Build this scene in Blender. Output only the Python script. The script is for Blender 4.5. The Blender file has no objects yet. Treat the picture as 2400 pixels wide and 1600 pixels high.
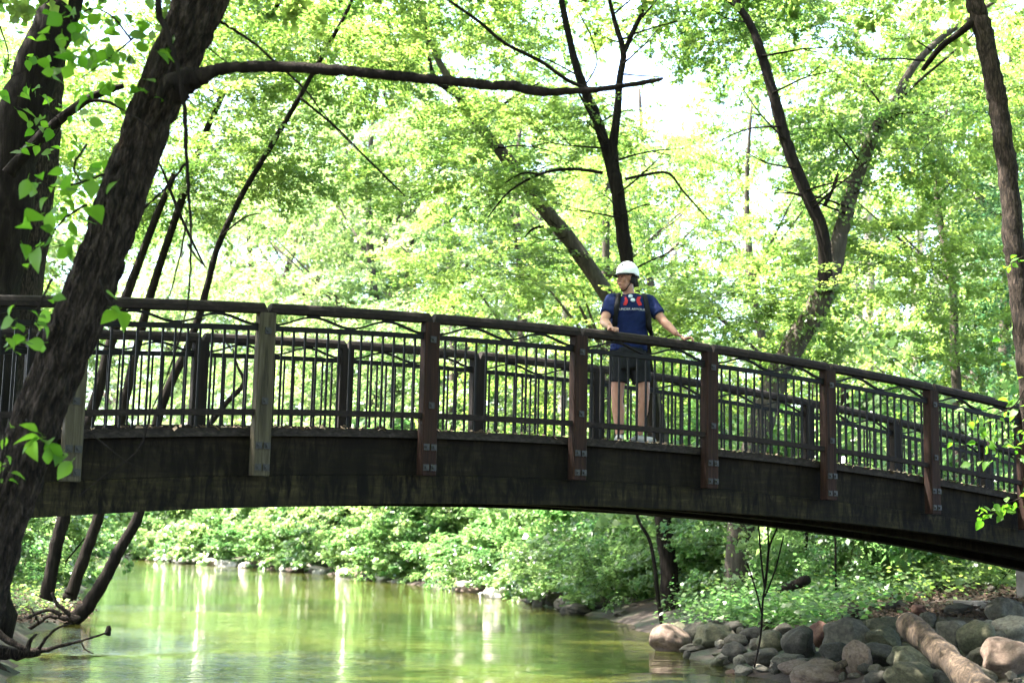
import bpy, bmesh, math, random
import numpy as np
from mathutils import Vector, Matrix, noise
from mathutils.bvhtree import BVHTree

random.seed(7)
RNG = np.random.default_rng(11)
C = bpy.context.scene.collection
SC = bpy.context.scene

# ------------------------------------------------------------------ camera
FPX, PITCH, ROLL, CAMZ = 3333.0, 0.143, 0.022, 1.4
F_ = np.array([0, math.cos(PITCH), math.sin(PITCH)])
U_ = np.array([0, -math.sin(PITCH), math.cos(PITCH)])
X_ = np.array([1.0, 0, 0])
c_, s_ = math.cos(ROLL), math.sin(ROLL)
R_ = c_ * X_ + s_ * U_
UP_ = -s_ * X_ + c_ * U_
cam_d = bpy.data.cameras.new('camera')
cam = bpy.data.objects.new('camera', cam_d)
C.objects.link(cam)
m = Matrix(((R_[0], UP_[0], -F_[0], 0), (R_[1], UP_[1], -F_[1], 0), (R_[2], UP_[2], -F_[2], CAMZ), (0, 0, 0, 1)))
cam.matrix_world = m
cam_d.sensor_width = 36
cam_d.lens = FPX / 2400 * 36
cam_d.clip_start = 0.2
cam_d.clip_end = 3000
cam_d.dof.use_dof = True
cam_d.dof.focus_distance = 14.0
cam_d.dof.aperture_fstop = 2.8
SC.camera = cam

# ------------------------------------------------------------------ light
SUN_EL, SUN_AZ = math.radians(62), math.radians(-88)      # azimuth measured from +Y towards +X
w = bpy.data.worlds.new('World')
SC.world = w
w.use_nodes = True
nt = w.node_tree
nt.nodes.clear()
out = nt.nodes.new('ShaderNodeOutputWorld')
bg = nt.nodes.new('ShaderNodeBackground')
sky = nt.nodes.new('ShaderNodeTexSky')
sky.sky_type = 'NISHITA'
sky.sun_disc = False
sky.sun_elevation = SUN_EL
sky.sun_rotation = SUN_AZ
sky.air_density = 1.0
sky.dust_density = 3.0
sky.ozone_density = 1.0
bg.inputs['Strength'].default_value = 0.15
nt.links.new(sky.outputs[0], bg.inputs[0])
nt.links.new(bg.outputs[0], out.inputs[0])
sd = bpy.data.lights.new('sun', 'SUN')
sd.energy = 5.0
sd.angle = math.radians(0.5)
sd.color = (1.0, 0.95, 0.86)
sun = bpy.data.objects.new('sun', sd)
C.objects.link(sun)
sdir = Vector((math.sin(SUN_AZ) * math.cos(SUN_EL), math.cos(SUN_AZ) * math.cos(SUN_EL), math.sin(SUN_EL)))
sun.rotation_euler = (-sdir).to_track_quat('-Z', 'Y').to_euler()
SC.view_settings.view_transform = 'Standard'
SC.view_settings.look = 'None'
SC.view_settings.gamma = 1
SC.view_settings.use_curve_mapping = False
SC.view_settings.exposure = 3.5
cy = SC.cycles
cy.max_bounces = 8
cy.diffuse_bounces = 4
cy.glossy_bounces = 3
cy.transmission_bounces = 5
cy.transparent_max_bounces = 6
cy.use_denoising = True
cy.sample_clamp_indirect = 6
cy.use_adaptive_sampling = True
cy.adaptive_threshold = 0.02


def at(px, py, Y):
    d = F_ + (px - 1200) / FPX * R_ - (py - 800) / FPX * UP_
    t = Y / d[1]
    return Vector((d[0] * t, Y, CAMZ + d[2] * t))


def topx(P):
    v = np.array([P[0], P[1], P[2] - CAMZ])
    z = v @ F_
    return 1200 + FPX * (v @ R_) / z, 800 - FPX * (v @ UP_) / z


# ------------------------------------------------------------------ object helpers
def link(o, parent=None):
    C.objects.link(o)
    if parent is not None:
        o.parent = parent
    return o


def thing(name, label, cat, loc=(0, 0, 0), rz=0.0, group=None):
    o = bpy.data.objects.new(name, None)
    o.empty_display_size = 0.2
    C.objects.link(o)
    o.location = loc
    o.rotation_euler = (0, 0, rz)
    o['label'] = label
    o['category'] = cat
    if group:
        o['group'] = group
    return o


def tag(o, label=None, cat=None, group=None, kind=None):
    if label: o['label'] = label
    if cat: o['category'] = cat
    if group: o['group'] = group
    if kind: o['kind'] = kind
    return o


class MB:
    def __init__(s):
        s.v = []
        s.f = []
        s.n = 0

    def add(s, v, f):
        v = np.asarray(v, dtype=np.float64).reshape(-1, 3)
        s.v.append(v)
        s.f.extend([tuple(i + s.n for i in q) for q in f])
        s.n += len(v)
        return s

    def hexa(s, a, b):
        """a: four corners (bottom ring), b: four corners (top ring)"""
        v = list(a) + list(b)
        return s.add(v, [(3, 2, 1, 0), (4, 5, 6, 7), (0, 1, 5, 4), (1, 2, 6, 5), (2, 3, 7, 6), (3, 0, 4, 7)])

    def box(s, c, e, d=(0, 0, 1), u=None):
        c = np.array(c, float)
        ax = np.array([e[0], 0, 0.]), np.array([0, e[1], 0.]), np.array([0, 0, e[2] * 1.])
        if u is not None:
            ax = tuple(np.array(u[i], float) * e[i] for i in range(3))
        x, y, z = [k / 2 for k in ax]
        return s.hexa([c - x - y - z, c + x - y - z, c + x + y - z, c - x + y - z], [c - x - y + z, c + x - y + z, c + x + y + z, c - x + y + z])

    def tube(s, pts, rad, seg=8, ell=1.0, cap=True, side=None, rough=0.0, seed=0):
        P = np.array([tuple(p) for p in pts], float)
        n = len(P)
        if np.isscalar(rad): rad = [rad] * n
        rad = np.array(rad, float)
        T = np.gradient(P, axis=0)
        T /= np.linalg.norm(T, axis=1)[:, None] + 1e-9
        ref = np.array(side if side is not None else (0.0, 1.0, 0.0))
        if side is None and abs(T[0] @ ref) > 0.9: ref = np.array([1.0, 0, 0])
        A = ref - T * (T @ ref)[:, None]
        A /= np.linalg.norm(A, axis=1)[:, None] + 1e-9
        B = np.cross(T, A)
        ang = np.linspace(0, 2 * math.pi, seg, endpoint=False)
        rr = rad[:, None] * np.ones((1, seg))
        if rough > 0:
            rg = np.random.default_rng(seed)
            rr = rr * (1 + rough * rg.standard_normal((n, seg)) * 0.5 + rough * rg.standard_normal((n, 1)))
        V = P[:, None, :] + rr[:, :, None] * (np.cos(ang)[None, :, None] * A[:, None, :] * ell + np.sin(ang)[None, :, None] * B[:, None, :])
        f = []
        for i in range(n - 1):
            for j in range(seg):
                k = (j + 1) % seg
                f.append((i * seg + j, i * seg + k, (i + 1) * seg + k, (i + 1) * seg + j))
        if cap:
            f.append(tuple(range(seg - 1, -1, -1)))
            f.append(tuple((n - 1) * seg + j for j in range(seg)))
        return s.add(V.reshape(-1, 3), f)

    def ellipsoid(s, c, r, seg=16, rings=10, rot=None):
        v = []
        for i in range(rings + 1):
            th = math.pi * i / rings
            for j in range(seg):
                ph = 2 * math.pi * j / seg
                v.append((r[0] * math.sin(th) * math.cos(ph), r[1] * math.sin(th) * math.sin(ph), r[2] * math.cos(th)))
        v = np.array(v)
        if rot is not None: v = v @ np.array(rot).T
        v = v + np.array(c)
        f = []
        for i in range(rings):
            for j in range(seg):
                k = (j + 1) % seg
                f.append((i * seg + j, (i + 1) * seg + j, (i + 1) * seg + k, i * seg + k))
        return s.add(v, f)

    def mesh(s, name):
        me = bpy.data.meshes.new(name)
        me.from_pydata(np.concatenate(s.v).tolist() if s.v else [], [], s.f)
        me.update()
        return me

    def build(s, name, mat, parent=None, smooth=False, origin=None):
        me = s.mesh(name)
        if origin is not None:
            me.transform(Matrix.Translation(-Vector(origin)))
        if smooth:
            me.polygons.foreach_set('use_smooth', [True] * len(me.polygons))
        me.materials.append(mat)
        o = bpy.data.objects.new(name, me)
        if origin is not None: o.location = origin
        return link(o, parent)


def obj_from(name, me, parent=None, loc=(0, 0, 0)):
    o = bpy.data.objects.new(name, me)
    o.location = loc
    return link(o, parent)


def quads_mesh(name, V, mat, attr=None):
    """V: (N,4,3) quads"""
    n = len(V)
    me = bpy.data.meshes.new(name)
    me.vertices.add(n * 4)
    me.vertices.foreach_set('co', V.astype(np.float32).reshape(-1))
    me.loops.add(n * 4)
    me.loops.foreach_set('vertex_index', np.arange(n * 4, dtype=np.int32))
    me.polygons.add(n)
    me.polygons.foreach_set('loop_start', np.arange(0, n * 4, 4, dtype=np.int32))
    if attr is not None:
        a = me.attributes.new('tint', 'FLOAT', 'FACE')
        a.data.foreach_set('value', attr.astype(np.float32))
    me.update(calc_edges=True)
    me.materials.append(mat)
    return me


# ------------------------------------------------------------------ materials
def newmat(name):
    m = bpy.data.materials.new(name)
    m.use_nodes = True
    nt = m.node_tree
    nt.nodes.clear()
    o = nt.nodes.new('ShaderNodeOutputMaterial')
    return m, nt, o


def N(nt, t, **kw):
    n = nt.nodes.new('ShaderNode' + t)
    for k, v in kw.items():
        if k.startswith('i_'):
            key = k[2:]
            n.inputs[int(key) if key.isdigit() else key].default_value = v
        else:
            setattr(n, k, v)
    return n


def ramp(nt, fac, stops):
    r = nt.nodes.new('ShaderNodeValToRGB')
    while len(r.color_ramp.elements) < len(stops): r.color_ramp.elements.new(0.5)
    for e, (p, c) in zip(r.color_ramp.elements, stops):
        e.position = p
        e.color = (*c, 1)
    nt.links.new(fac, r.inputs[0])
    return r.outputs[0]


def coords(nt, scale=(1, 1, 1), kind='Object', rot=(0, 0, 0)):
    tc = N(nt, 'TexCoord')
    mp = N(nt, 'Mapping')
    mp.inputs['Scale'].default_value = scale
    mp.inputs['Rotation'].default_value = rot
    nt.links.new(tc.outputs[kind], mp.inputs[0])
    return mp.outputs[0]


def noise_tex(nt, vec, scale, detail=6, rough=0.6, dist=0.0):
    n = N(nt, 'TexNoise')
    n.inputs['Scale'].default_value = scale
    n.inputs['Detail'].default_value = detail
    n.inputs['Roughness'].default_value = rough
    n.inputs['Distortion'].default_value = dist
    nt.links.new(vec, n.inputs['Vector'])
    return n.outputs['Fac']


def mat_noise(name, stops, scale=4, stretch=(1, 1, 1), rough=0.8, bump=0.3, bscale=None, dist=0.3, bdist=0.01, spec=0.3, metallic=0.0, rot=(0, 0, 0), detail=8):
    m, nt, o = newmat(name)
    b = N(nt, 'BsdfPrincipled')
    v = coords(nt, stretch, rot=rot)
    f = noise_tex(nt, v, scale, detail, 0.62, dist)
    nt.links.new(ramp(nt, f, stops), b.inputs['Base Color'])
    b.inputs['Roughness'].default_value = rough
    b.inputs['Specular IOR Level'].default_value = spec
    b.inputs['Metallic'].default_value = metallic
    if bump:
        f2 = noise_tex(nt, v, bscale or scale * 3, 6, 0.7)
        bp = N(nt, 'Bump')
        bp.inputs['Strength'].default_value = bump
        bp.inputs['Distance'].default_value = bdist
        nt.links.new(f2, bp.inputs['Height'])
        nt.links.new(bp.outputs[0], b.inputs['Normal'])
    nt.links.new(b.outputs[0], o.inputs[0])
    return m


def mat_leaf(name, c_dark, c_light, t_dark, t_light, mix=0.5, rough=0.42, spec=0.5, objvar=0.25):
    m, nt, o = newmat(name)
    at_ = N(nt, 'Attribute')
    at_.attribute_name = 'tint'
    oi = N(nt, 'ObjectInfo')
    geo = N(nt, 'NewGeometry')
    nz = N(nt, 'TexNoise')
    nz.inputs['Scale'].default_value = 0.35
    nz.inputs['Detail'].default_value = 3
    nt.links.new(geo.outputs['Position'], nz.inputs['Vector'])
    a = N(nt, 'Math', operation='MULTIPLY_ADD')
    nt.links.new(oi.outputs['Random'], a.inputs[0])
    a.inputs[1].default_value = objvar
    nt.links.new(at_.outputs['Fac'], a.inputs[2])
    a2 = N(nt, 'Math', operation='MULTIPLY_ADD')
    nt.links.new(nz.outputs['Fac'], a2.inputs[0])
    a2.inputs[1].default_value = 1.0
    nt.links.new(a.outputs[0], a2.inputs[2])
    a3 = N(nt, 'Math', operation='SUBTRACT', use_clamp=True)
    nt.links.new(a2.outputs[0], a3.inputs[0])
    a3.inputs[1].default_value = 0.5 + objvar / 2
    cr = ramp(nt, a3.outputs[0], [(0.0, c_dark), (1.0, c_light)])
    tr = ramp(nt, a3.outputs[0], [(0.0, t_dark), (1.0, t_light)])
    b = N(nt, 'BsdfPrincipled')
    b.inputs['Roughness'].default_value = rough
    b.inputs['Specular IOR Level'].default_value = spec
    nt.links.new(cr, b.inputs['Base Color'])
    t = N(nt, 'BsdfTranslucent')
    nt.links.new(tr, t.inputs['Color'])
    mx = N(nt, 'MixShader')
    mx.inputs[0].default_value = mix
    nt.links.new(b.outputs[0], mx.inputs[1])
    nt.links.new(t.outputs[0], mx.inputs[2])
    nt.links.new(mx.outputs[0], o.inputs[0])
    return m


LEAF = mat_leaf('maple_leaf', (0.05, 0.10, 0.03), (0.13, 0.185, 0.06), (0.12, 0.27, 0.045), (0.42, 0.57, 0.11))
LEAF_FAR = mat_leaf('far_leaf', (0.06, 0.12, 0.045), (0.14, 0.19, 0.08), (0.18, 0.34, 0.09), (0.46, 0.58, 0.2))
LEAF_COOL = mat_leaf('cool_leaf', (0.04, 0.10, 0.045), (0.10, 0.17, 0.075), (0.08, 0.25, 0.10), (0.28, 0.46, 0.2))
LEAF_BUSH = mat_leaf('bush_leaf', (0.05, 0.11, 0.035), (0.13, 0.19, 0.065), (0.10, 0.27, 0.07), (0.34, 0.5, 0.15), rough=0.3, spec=0.7)
LEAF_HERB = mat_leaf('herb_leaf', (0.025, 0.07, 0.02), (0.09, 0.15, 0.045), (0.05, 0.18, 0.04), (0.22, 0.42, 0.10), rough=.4)
LEAF_NEAR = mat_leaf('near_leaf', (0.03, 0.08, 0.01), (0.07, 0.14, 0.015), (0.07, 0.26, 0.012), (0.22, 0.45, 0.03), rough=0.5, spec=.25, objvar=.7)

BARK_DARK = mat_noise('dark_bark', [(0.3, (0.0042, 0.0030, 0.0024)), (0.55, (0.0120, 0.0090, 0.0072)), (0.75, (0.0270, 0.0210, 0.0162))], 5, (3, 3, 0.5), 0.95, 0.9, 9, 0.6, 0.03, 0.1)
BARK_NEAR = mat_noise('ridged_bark', [(0.36, (0.0045, 0.0034, 0.0026)), (0.5, (0.0195, 0.0135, 0.0097)), (0.72, (0.0750, 0.0555, 0.0435))], 15, (3, 3, 0.7), 0.9, 1.0, 20, 0.9, 0.035, 0.15, rot=(0, 0.4, 0))
BARK_GREY = mat_noise('grey_bark', [(0.3, (0.0320, 0.0264, 0.0216)), (0.6, (0.0720, 0.0600, 0.0496)), (0.8, (0.1200, 0.1000, 0.0840))], 5, (3, 3, 0.6), 0.95, 0.7, 9, 0.5, 0.02, 0.1)
BARK_PALE = mat_noise('pale_bark', [(0.3, (0.22, 0.17, 0.14)), (0.7, (0.42, 0.35, 0.31))], 4, (3, 3, 0.6), 0.95, 0.4, 9, 0.5, 0.02, 0.1)


def wood(name, dark, mid, light, along='x', scale=6, rough=0.85, bump=0.5):
    st = {'x': (0.35, 6, 6), 'z': (6, 6, 0.35)}[along]
    return mat_noise(name, [(0.32, dark), (0.52, mid), (0.72, light)], scale, st, rough, bump, scale * 2.5, 0.6, 0.006, 0.2)


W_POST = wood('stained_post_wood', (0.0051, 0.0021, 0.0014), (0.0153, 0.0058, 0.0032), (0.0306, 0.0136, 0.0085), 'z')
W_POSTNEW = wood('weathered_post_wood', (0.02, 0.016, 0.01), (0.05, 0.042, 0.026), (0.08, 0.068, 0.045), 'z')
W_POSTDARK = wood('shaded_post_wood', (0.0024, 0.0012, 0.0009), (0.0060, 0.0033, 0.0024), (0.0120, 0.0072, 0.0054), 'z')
W_RAIL = wood('handrail_wood', (0.0048, 0.0032, 0.0028), (0.0112, 0.0072, 0.0060), (0.0240, 0.0160, 0.0136), 'x')
W_DECK = wood('deck_wood', (0.008, 0.006, 0.005), (0.022, 0.017, 0.014), (0.045, 0.036, 0.03), 'x')
METAL = mat_noise('black_metal', [(0.3, (0.003, 0.0027, 0.0027)), (0.7, (0.008, 0.007, 0.0065))], 12, (1, 1, 1), 0.6, 0.1, 60, 0, 0.001, 0.12)
PLATE = mat_noise('bolt_metal', [(0.3, (0.005, 0.0045, 0.004)), (0.7, (0.018, 0.016, 0.014))], 30, (1, 1, 1), 0.6, 0.2, 80, 0, 0.001, 0.4)


def beam_mat(name, base, stain, light, low):
    m, nt, o = newmat(name)
    b = N(nt, 'BsdfPrincipled')
    v = coords(nt, (0.5, 0.5, 5))
    grain = noise_tex(nt, v, 5, 8, 0.65, 0.4)
    col = ramp(nt, grain, [(0.3, base), (0.55, light), (0.75, low)])
    v2 = coords(nt, (6, 6, 1.3))
    st = noise_tex(nt, v2, 2.2, 8, 0.75, 0.6)
    mk = ramp(nt, st, [(0.42, (0, 0, 0)), (0.58, (1, 1, 1))])
    v3 = coords(nt, (1, 1, 1))
    bl = noise_tex(nt, v3, 1.4, 5, 0.6, 0.2)
    mk2 = ramp(nt, bl, [(0.35, (0, 0, 0)), (0.6, (1, 1, 1))])
    mul = N(nt, 'MixRGB', blend_type='MULTIPLY')
    mul.inputs[0].default_value = 0.8
    nt.links.new(mk, mul.inputs[1])
    nt.links.new(mk2, mul.inputs[2])
    mx = N(nt, 'MixRGB')
    nt.links.new(mul.outputs[0], mx.inputs[0])
    mx.inputs[1].default_value = (*stain, 1)
    nt.links.new(col, mx.inputs[2])
    nt.links.new(mx.outputs[0], b.inputs['Base Color'])
    b.inputs['Roughness'].default_value = 0.9
    b.inputs['Specular IOR Level'].default_value = 0.15
    bp = N(nt, 'Bump')
    bp.inputs['Strength'].default_value = 0.5
    bp.inputs['Distance'].default_value = 0.01
    nt.links.new(grain, bp.inputs['Height'])
    nt.links.new(bp.outputs[0], b.inputs['Normal'])
    nt.links.new(b.outputs[0], o.inputs[0])
    return m


W_BEAM = beam_mat('stained_beam_wood', (0.0110, 0.0086, 0.0040), (0.0019, 0.0014, 0.0009), (0.0257, 0.0202, 0.0086), (0.0520, 0.0414, 0.0196))
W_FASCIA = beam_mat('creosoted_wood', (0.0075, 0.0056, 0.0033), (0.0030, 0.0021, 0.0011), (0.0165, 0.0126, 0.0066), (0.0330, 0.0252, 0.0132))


def mat_water():
    m, nt, o = newmat('river_water')
    b = N(nt, 'BsdfPrincipled')
    b.inputs['Base Color'].default_value = (0.034, 0.036, 0.007, 1)
    b.inputs['Roughness'].default_value = 0.03
    b.inputs['IOR'].default_value = 1.33
    v = coords(nt, (0.5, 1.0, 1))
    n1 = noise_tex(nt, v, 5.0, 3, 0.55, 0.4)
    v2 = coords(nt, (0.5, 1.0, 1))
    n2 = noise_tex(nt, v2, 1.6, 2, 0.5, 0.2)
    # calm / riffle patches
    v3 = coords(nt, (1, 1, 1))
    n3 = noise_tex(nt, v3, 0.13, 2, 0.5, 0.0)
    mk = ramp(nt, n3, [(0.45, (0.10, 0.10, 0.10)), (0.6, (1.3, 1.3, 1.3))])
    n4 = noise_tex(nt, coords(nt, (0.45, 1.3, 1)), 11.0, 3, 0.6, 0.5)
    mu = N(nt, 'Math', operation='MULTIPLY')
    nt.links.new(n4, mu.inputs[0])
    nt.links.new(mk, mu.inputs[1])
    ad = N(nt, 'Math', operation='MULTIPLY_ADD')
    nt.links.new(n1, ad.inputs[0])
    ad.inputs[1].default_value = 0.45
    nt.links.new(mu.outputs[0], ad.inputs[2])
    ad2 = N(nt, 'Math', operation='ADD')
    nt.links.new(ad.outputs[0], ad2.inputs[0])
    nt.links.new(n2, ad2.inputs[1])
    rif = None
    gg = N(nt, 'NewGeometry')
    for c, rad in (((-3.3, 15.3, 0), 2.4), ((-2.2, 17.5, 0), 1.8), ((1.9, 15.6, 0), 1.1), ((-5.2, 19.0, 0), 1.6), ((0.2, 25.0, 0), 1.6)):
        vm = N(nt, 'VectorMath', operation='DISTANCE')
        nt.links.new(gg.outputs['Position'], vm.inputs[0])
        vm.inputs[1].default_value = c
        mr = N(nt, 'MapRange')
        mr.inputs['From Min'].default_value = rad
        mr.inputs['From Max'].default_value = rad * .2
        nt.links.new(vm.outputs['Value'], mr.inputs['Value'])
        if rif is None: rif = mr.outputs[0]
        else:
            mm = N(nt, 'Math', operation='MAXIMUM')
            nt.links.new(rif, mm.inputs[0])
            nt.links.new(mr.outputs[0], mm.inputs[1])
            rif = mm.outputs[0]
    n5 = noise_tex(nt, coords(nt, (0.6, 1.6, 1)), 5.5, 3, 0.6, 0.8)
    m5 = N(nt, 'Math', operation='MULTIPLY')
    nt.links.new(n5, m5.inputs[0])
    nt.links.new(rif, m5.inputs[1])
    ad3 = N(nt, 'Math', operation='MULTIPLY_ADD')
    nt.links.new(m5.outputs[0], ad3.inputs[0])
    ad3.inputs[1].default_value = 7.0
    nt.links.new(ad2.outputs[0], ad3.inputs[2])
    ad2 = ad3
    bp = N(nt, 'Bump')
    bp.inputs['Strength'].default_value = 0.42
    bp.inputs['Distance'].default_value = 0.03
    nt.links.new(ad2.outputs[0], bp.inputs['Height'])
    nt.links.new(bp.outputs[0], b.inputs['Normal'])
    nt.links.new(b.outputs[0], o.inputs[0])
    return m


WATER = mat_water()


def mat_ground():
    m, nt, o = newmat('forest_floor')
    b = N(nt, 'BsdfPrincipled')
    v = coords(nt)
    f = noise_tex(nt, v, 9, 10, 0.75, 0.3)
    c1 = ramp(nt, f, [(0.3, (0.008, 0.005, 0.0035)), (0.5, (0.03, 0.018, 0.012)), (0.62, (0.05, 0.032, 0.022)), (0.78, (0.09, 0.065, 0.05))])
    g = noise_tex(nt, v, 14, 8, 0.75, 0.3)
    c2 = ramp(nt, g, [(0.3, (0.008, 0.014, 0.005)), (0.7, (0.03, 0.05, 0.016))])
    h = noise_tex(nt, v, 0.5, 5, 0.6, 0)
    mk = ramp(nt, h, [(0.45, (0, 0, 0)), (0.56, (1, 1, 1))])
    mx = N(nt, 'MixRGB')
    nt.links.new(mk, mx.inputs[0])
    nt.links.new(c1, mx.inputs[1])
    nt.links.new(c2, mx.inputs[2])
    nt.links.new(mx.outputs[0], b.inputs['Base Color'])
    b.inputs['Roughness'].default_value = 0.95
    bp = N(nt, 'Bump')
    bp.inputs['Strength'].default_value = 0.9
    bp.inputs['Distance'].default_value = 0.05
    nt.links.new(f, bp.inputs['Height'])
    nt.links.new(bp.outputs[0], b.inputs['Normal'])
    nt.links.new(b.outputs[0], o.inputs[0])
    return m


GROUND = mat_ground()

# ------------------------------------------------------------------ terrain and water
RIVER = [(60, -40), (7, -6), (5.6, 4), (4.6, 10), (3.8, 13.6), (3.2, 15.6), (2.7, 16.7), (2.4, 19.6), (2.4, 22.6), (2.3, 27.3), (0.9, 34.6), (-0.1, 40.4), (-2.3, 47.4),
         (-6.8, 61.7), (-12.6, 73.6), (-19.9, 86.2), (-26.2, 99), (-38, 116), (-70, 140), (-90, 132), (-52, 108), (-30, 84), (-18.2, 58), (-11.5, 40),
         (-10.0, 33.0), (-8.2, 28.5), (-7.4, 25), (-6.9, 21), (-5.9, 17.5), (-4.7, 14.2), (-4.3, 11), (-3.8, 6), (-4, 2), (-9, -12), (-30, -60)]
RV = np.array(RIVER, float)


def river_sd(P):
    P = np.asarray(P, float)
    best = np.full(len(P), 1e9)
    inside = np.zeros(len(P), bool)
    n = len(RV)
    for i in range(n):
        a = RV[i]
        b = RV[(i + 1) % n]
        ab = b - a
        t = np.clip(((P - a) @ ab) / (ab @ ab), 0, 1)
        d = np.hypot(*(P - (a + t[:, None] * ab)).T)
        best = np.minimum(best, d)
        cnd = ((a[1] > P[:, 1]) != (b[1] > P[:, 1]))
        with np.errstate(divide='ignore', invalid='ignore'):
            xi = a[0] + (P[:, 1] - a[1]) / (b[1] - a[1] + 1e-12) * ab[0]
        inside ^= cnd & (P[:, 0] < xi)
    return np.where(inside, -best, best)


def wav(x, y):
    return (np.sin(x * 1.7 + 1.3 * np.sin(y * 0.9)) + np.sin(y * 2.1 + 1.1 * np.sin(x * 1.4 + 2)) + 0.5 * np.sin(4.3 * x + 3.1 * y) + 0.5 * np.sin(5.1 * y - 3.7 * x + 1)) / 3


def ground_z(x, y):
    x = np.atleast_1d(np.asarray(x, float))
    y = np.atleast_1d(np.asarray(y, float))
    d = river_sd(np.stack([x, y], 1)) + 0.16 * wav(x, y)
    land = 1.15 * (1 - np.exp(-np.maximum(d, 0) / 4.0)) + 0.016 * np.maximum(d, 0) + 0.05 * wav(x * 1.7, y * 1.7) * np.clip(d, 0, 1)
    land = land + 0.3 * np.exp(-((x + 6.6) ** 2 + (y - 19) ** 2) / 9) * np.clip(d, 0, 1)
    bed = -0.9 * (1 - np.exp(np.minimum(d, 0) / 1.5))
    return np.where(d > 0, land, bed)


def gz(x, y):
    return float(ground_z(x, y)[0])


gx = np.unique(np.concatenate([np.linspace(-500, -60, 16), np.linspace(-60, -16, 24), np.linspace(-16, 14, 116), np.linspace(14, 60, 24), np.linspace(60, 500, 16)]))
gy = np.unique(np.concatenate([np.linspace(-60, 6, 24), np.linspace(6, 34, 112), np.linspace(34, 130, 90), np.linspace(130, 900, 22)]))
GX, GY = np.meshgrid(gx, gy)
GZ = ground_z(GX.ravel(), GY.ravel())
nx_, ny_ = len(gx), len(gy)
gv = np.stack([GX.ravel(), GY.ravel(), GZ], 1)
gf = [(j * nx_ + i, j * nx_ + i + 1, (j + 1) * nx_ + i + 1, (j + 1) * nx_ + i) for j in range(ny_ - 1) for i in range(nx_ - 1)]
tag(MB().add(gv, gf).build('ground', GROUND, smooth=True), kind='structure')
# river sheet, subdivided coarsely
tag(MB().add([(-200, -60, 0), (120, -60, 0), (120, 200, 0), (-200, 200, 0)], [(0, 1, 2, 3)]).build('river_water', WATER), kind='structure')


def ground_at(px, py, y0=9.0, y1=60.0):
    """first point of the ground seen through a pixel"""
    d = F_ + (px - 1200) / FPX * R_ - (py - 800) / FPX * UP_
    Y = np.linspace(y0, y1, 900)
    t = Y / d[1]
    X = d[0] * t
    Z = CAMZ + d[2] * t
    g = np.maximum(ground_z(X, Y), 0)
    i = np.argmax(Z < g) if (Z < g).any() else len(Y) - 1
    return Vector((X[i], Y[i], g[i]))


# ------------------------------------------------------------------ bridge
X0, Y0, DX, DY, RA, RB, RC, OFFK, WID = -3.4483, 11.121, 1.3437, 0.7905, 1.8713 + CAMZ, 0.1329, -0.0211, 0.08, 1.93
BL = math.hypot(DX, DY)
BU = np.array([DX / BL, DY / BL, 0])
BN = np.array([-DY / BL, DX / BL, 0])
H = 1.04


def bz(k):
    if k < -1: return RA - RB - RC * -1 * -1 + 0.05 * (k + 1) if False else RA + RB * k + RC * k * k
    if k > 8.2: return RA + RB * 8.2 + RC * 8.2 ** 2 + (RB + 2 * RC * 8.2) * (k - 8.2)
    return RA + RB * k + RC * k * k


def bp_(k, n=0.0, dz=0.0):
    """point at bay k, n metres towards the far side, dz above the rail top"""
    return np.array([X0 + k * DX, Y0 + k * DY, bz(k) + dz]) + BN * n


def k_for(px, n=0.0, dz=0.0):
    lo, hi = -2.0, 9.5
    for _ in range(50):
        mid = (lo + hi) / 2
        if topx(bp_(mid, n, dz))[0] < px: lo = mid
        else: hi = mid
    return (lo + hi) / 2


near_k = [-2.06, -1.03] + [k_for(p) for p in (185, 617, 1000, 1346, 1651, 1926, 2167, 2382)] + [8.0, 9.0, 10.0]
far_k = [k_for(p, WID) for p in (479, 820, 1129, 1410, 1668, 1903, 2109, 2319)]
far_k = [far_k[0] - 3, far_k[0] - 2, far_k[0] - 1] + far_k + [far_k[-1] + 1, far_k[-1] + 2]
bridge = thing('footbridge', 'arched dark wooden footbridge with wavy metal railings across the green river', 'bridge', tuple(bp_(3, WID / 2, -H)))
BO = Vector(bridge.location)


def bpart(mb, name, mat, parent=None, smooth=False):
    """all parts are drawn in world space and stored relative to the bridge"""
    me = mb.mesh(name)
    me.transform(Matrix.Translation(-BO))
    if smooth: me.polygons.foreach_set('use_smooth', [True] * len(me.polygons))
    me.materials.append(mat)
    return link(bpy.data.objects.new(name, me), parent or bridge)


def strip(mb, k0, k1, n0, n1, z0, z1, steps, z0f=None):
    """curved bar following the arch"""
    ks = np.linspace(k0, k1, steps + 1)
    for a, b in zip(ks[:-1], ks[1:]):
        za, zb = (z0f(a), z0f(b)) if z0f else (z0, z0)
        mb.hexa([bp_(a, n0, za), bp_(b, n0, zb), bp_(b, n1, zb), bp_(a, n1, za)], [bp_(a, n0, z1), bp_(b, n0, z1), bp_(b, n1, z1), bp_(a, n1, z1)])
    return mb


KA, KB = -2.3, 10.2
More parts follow.
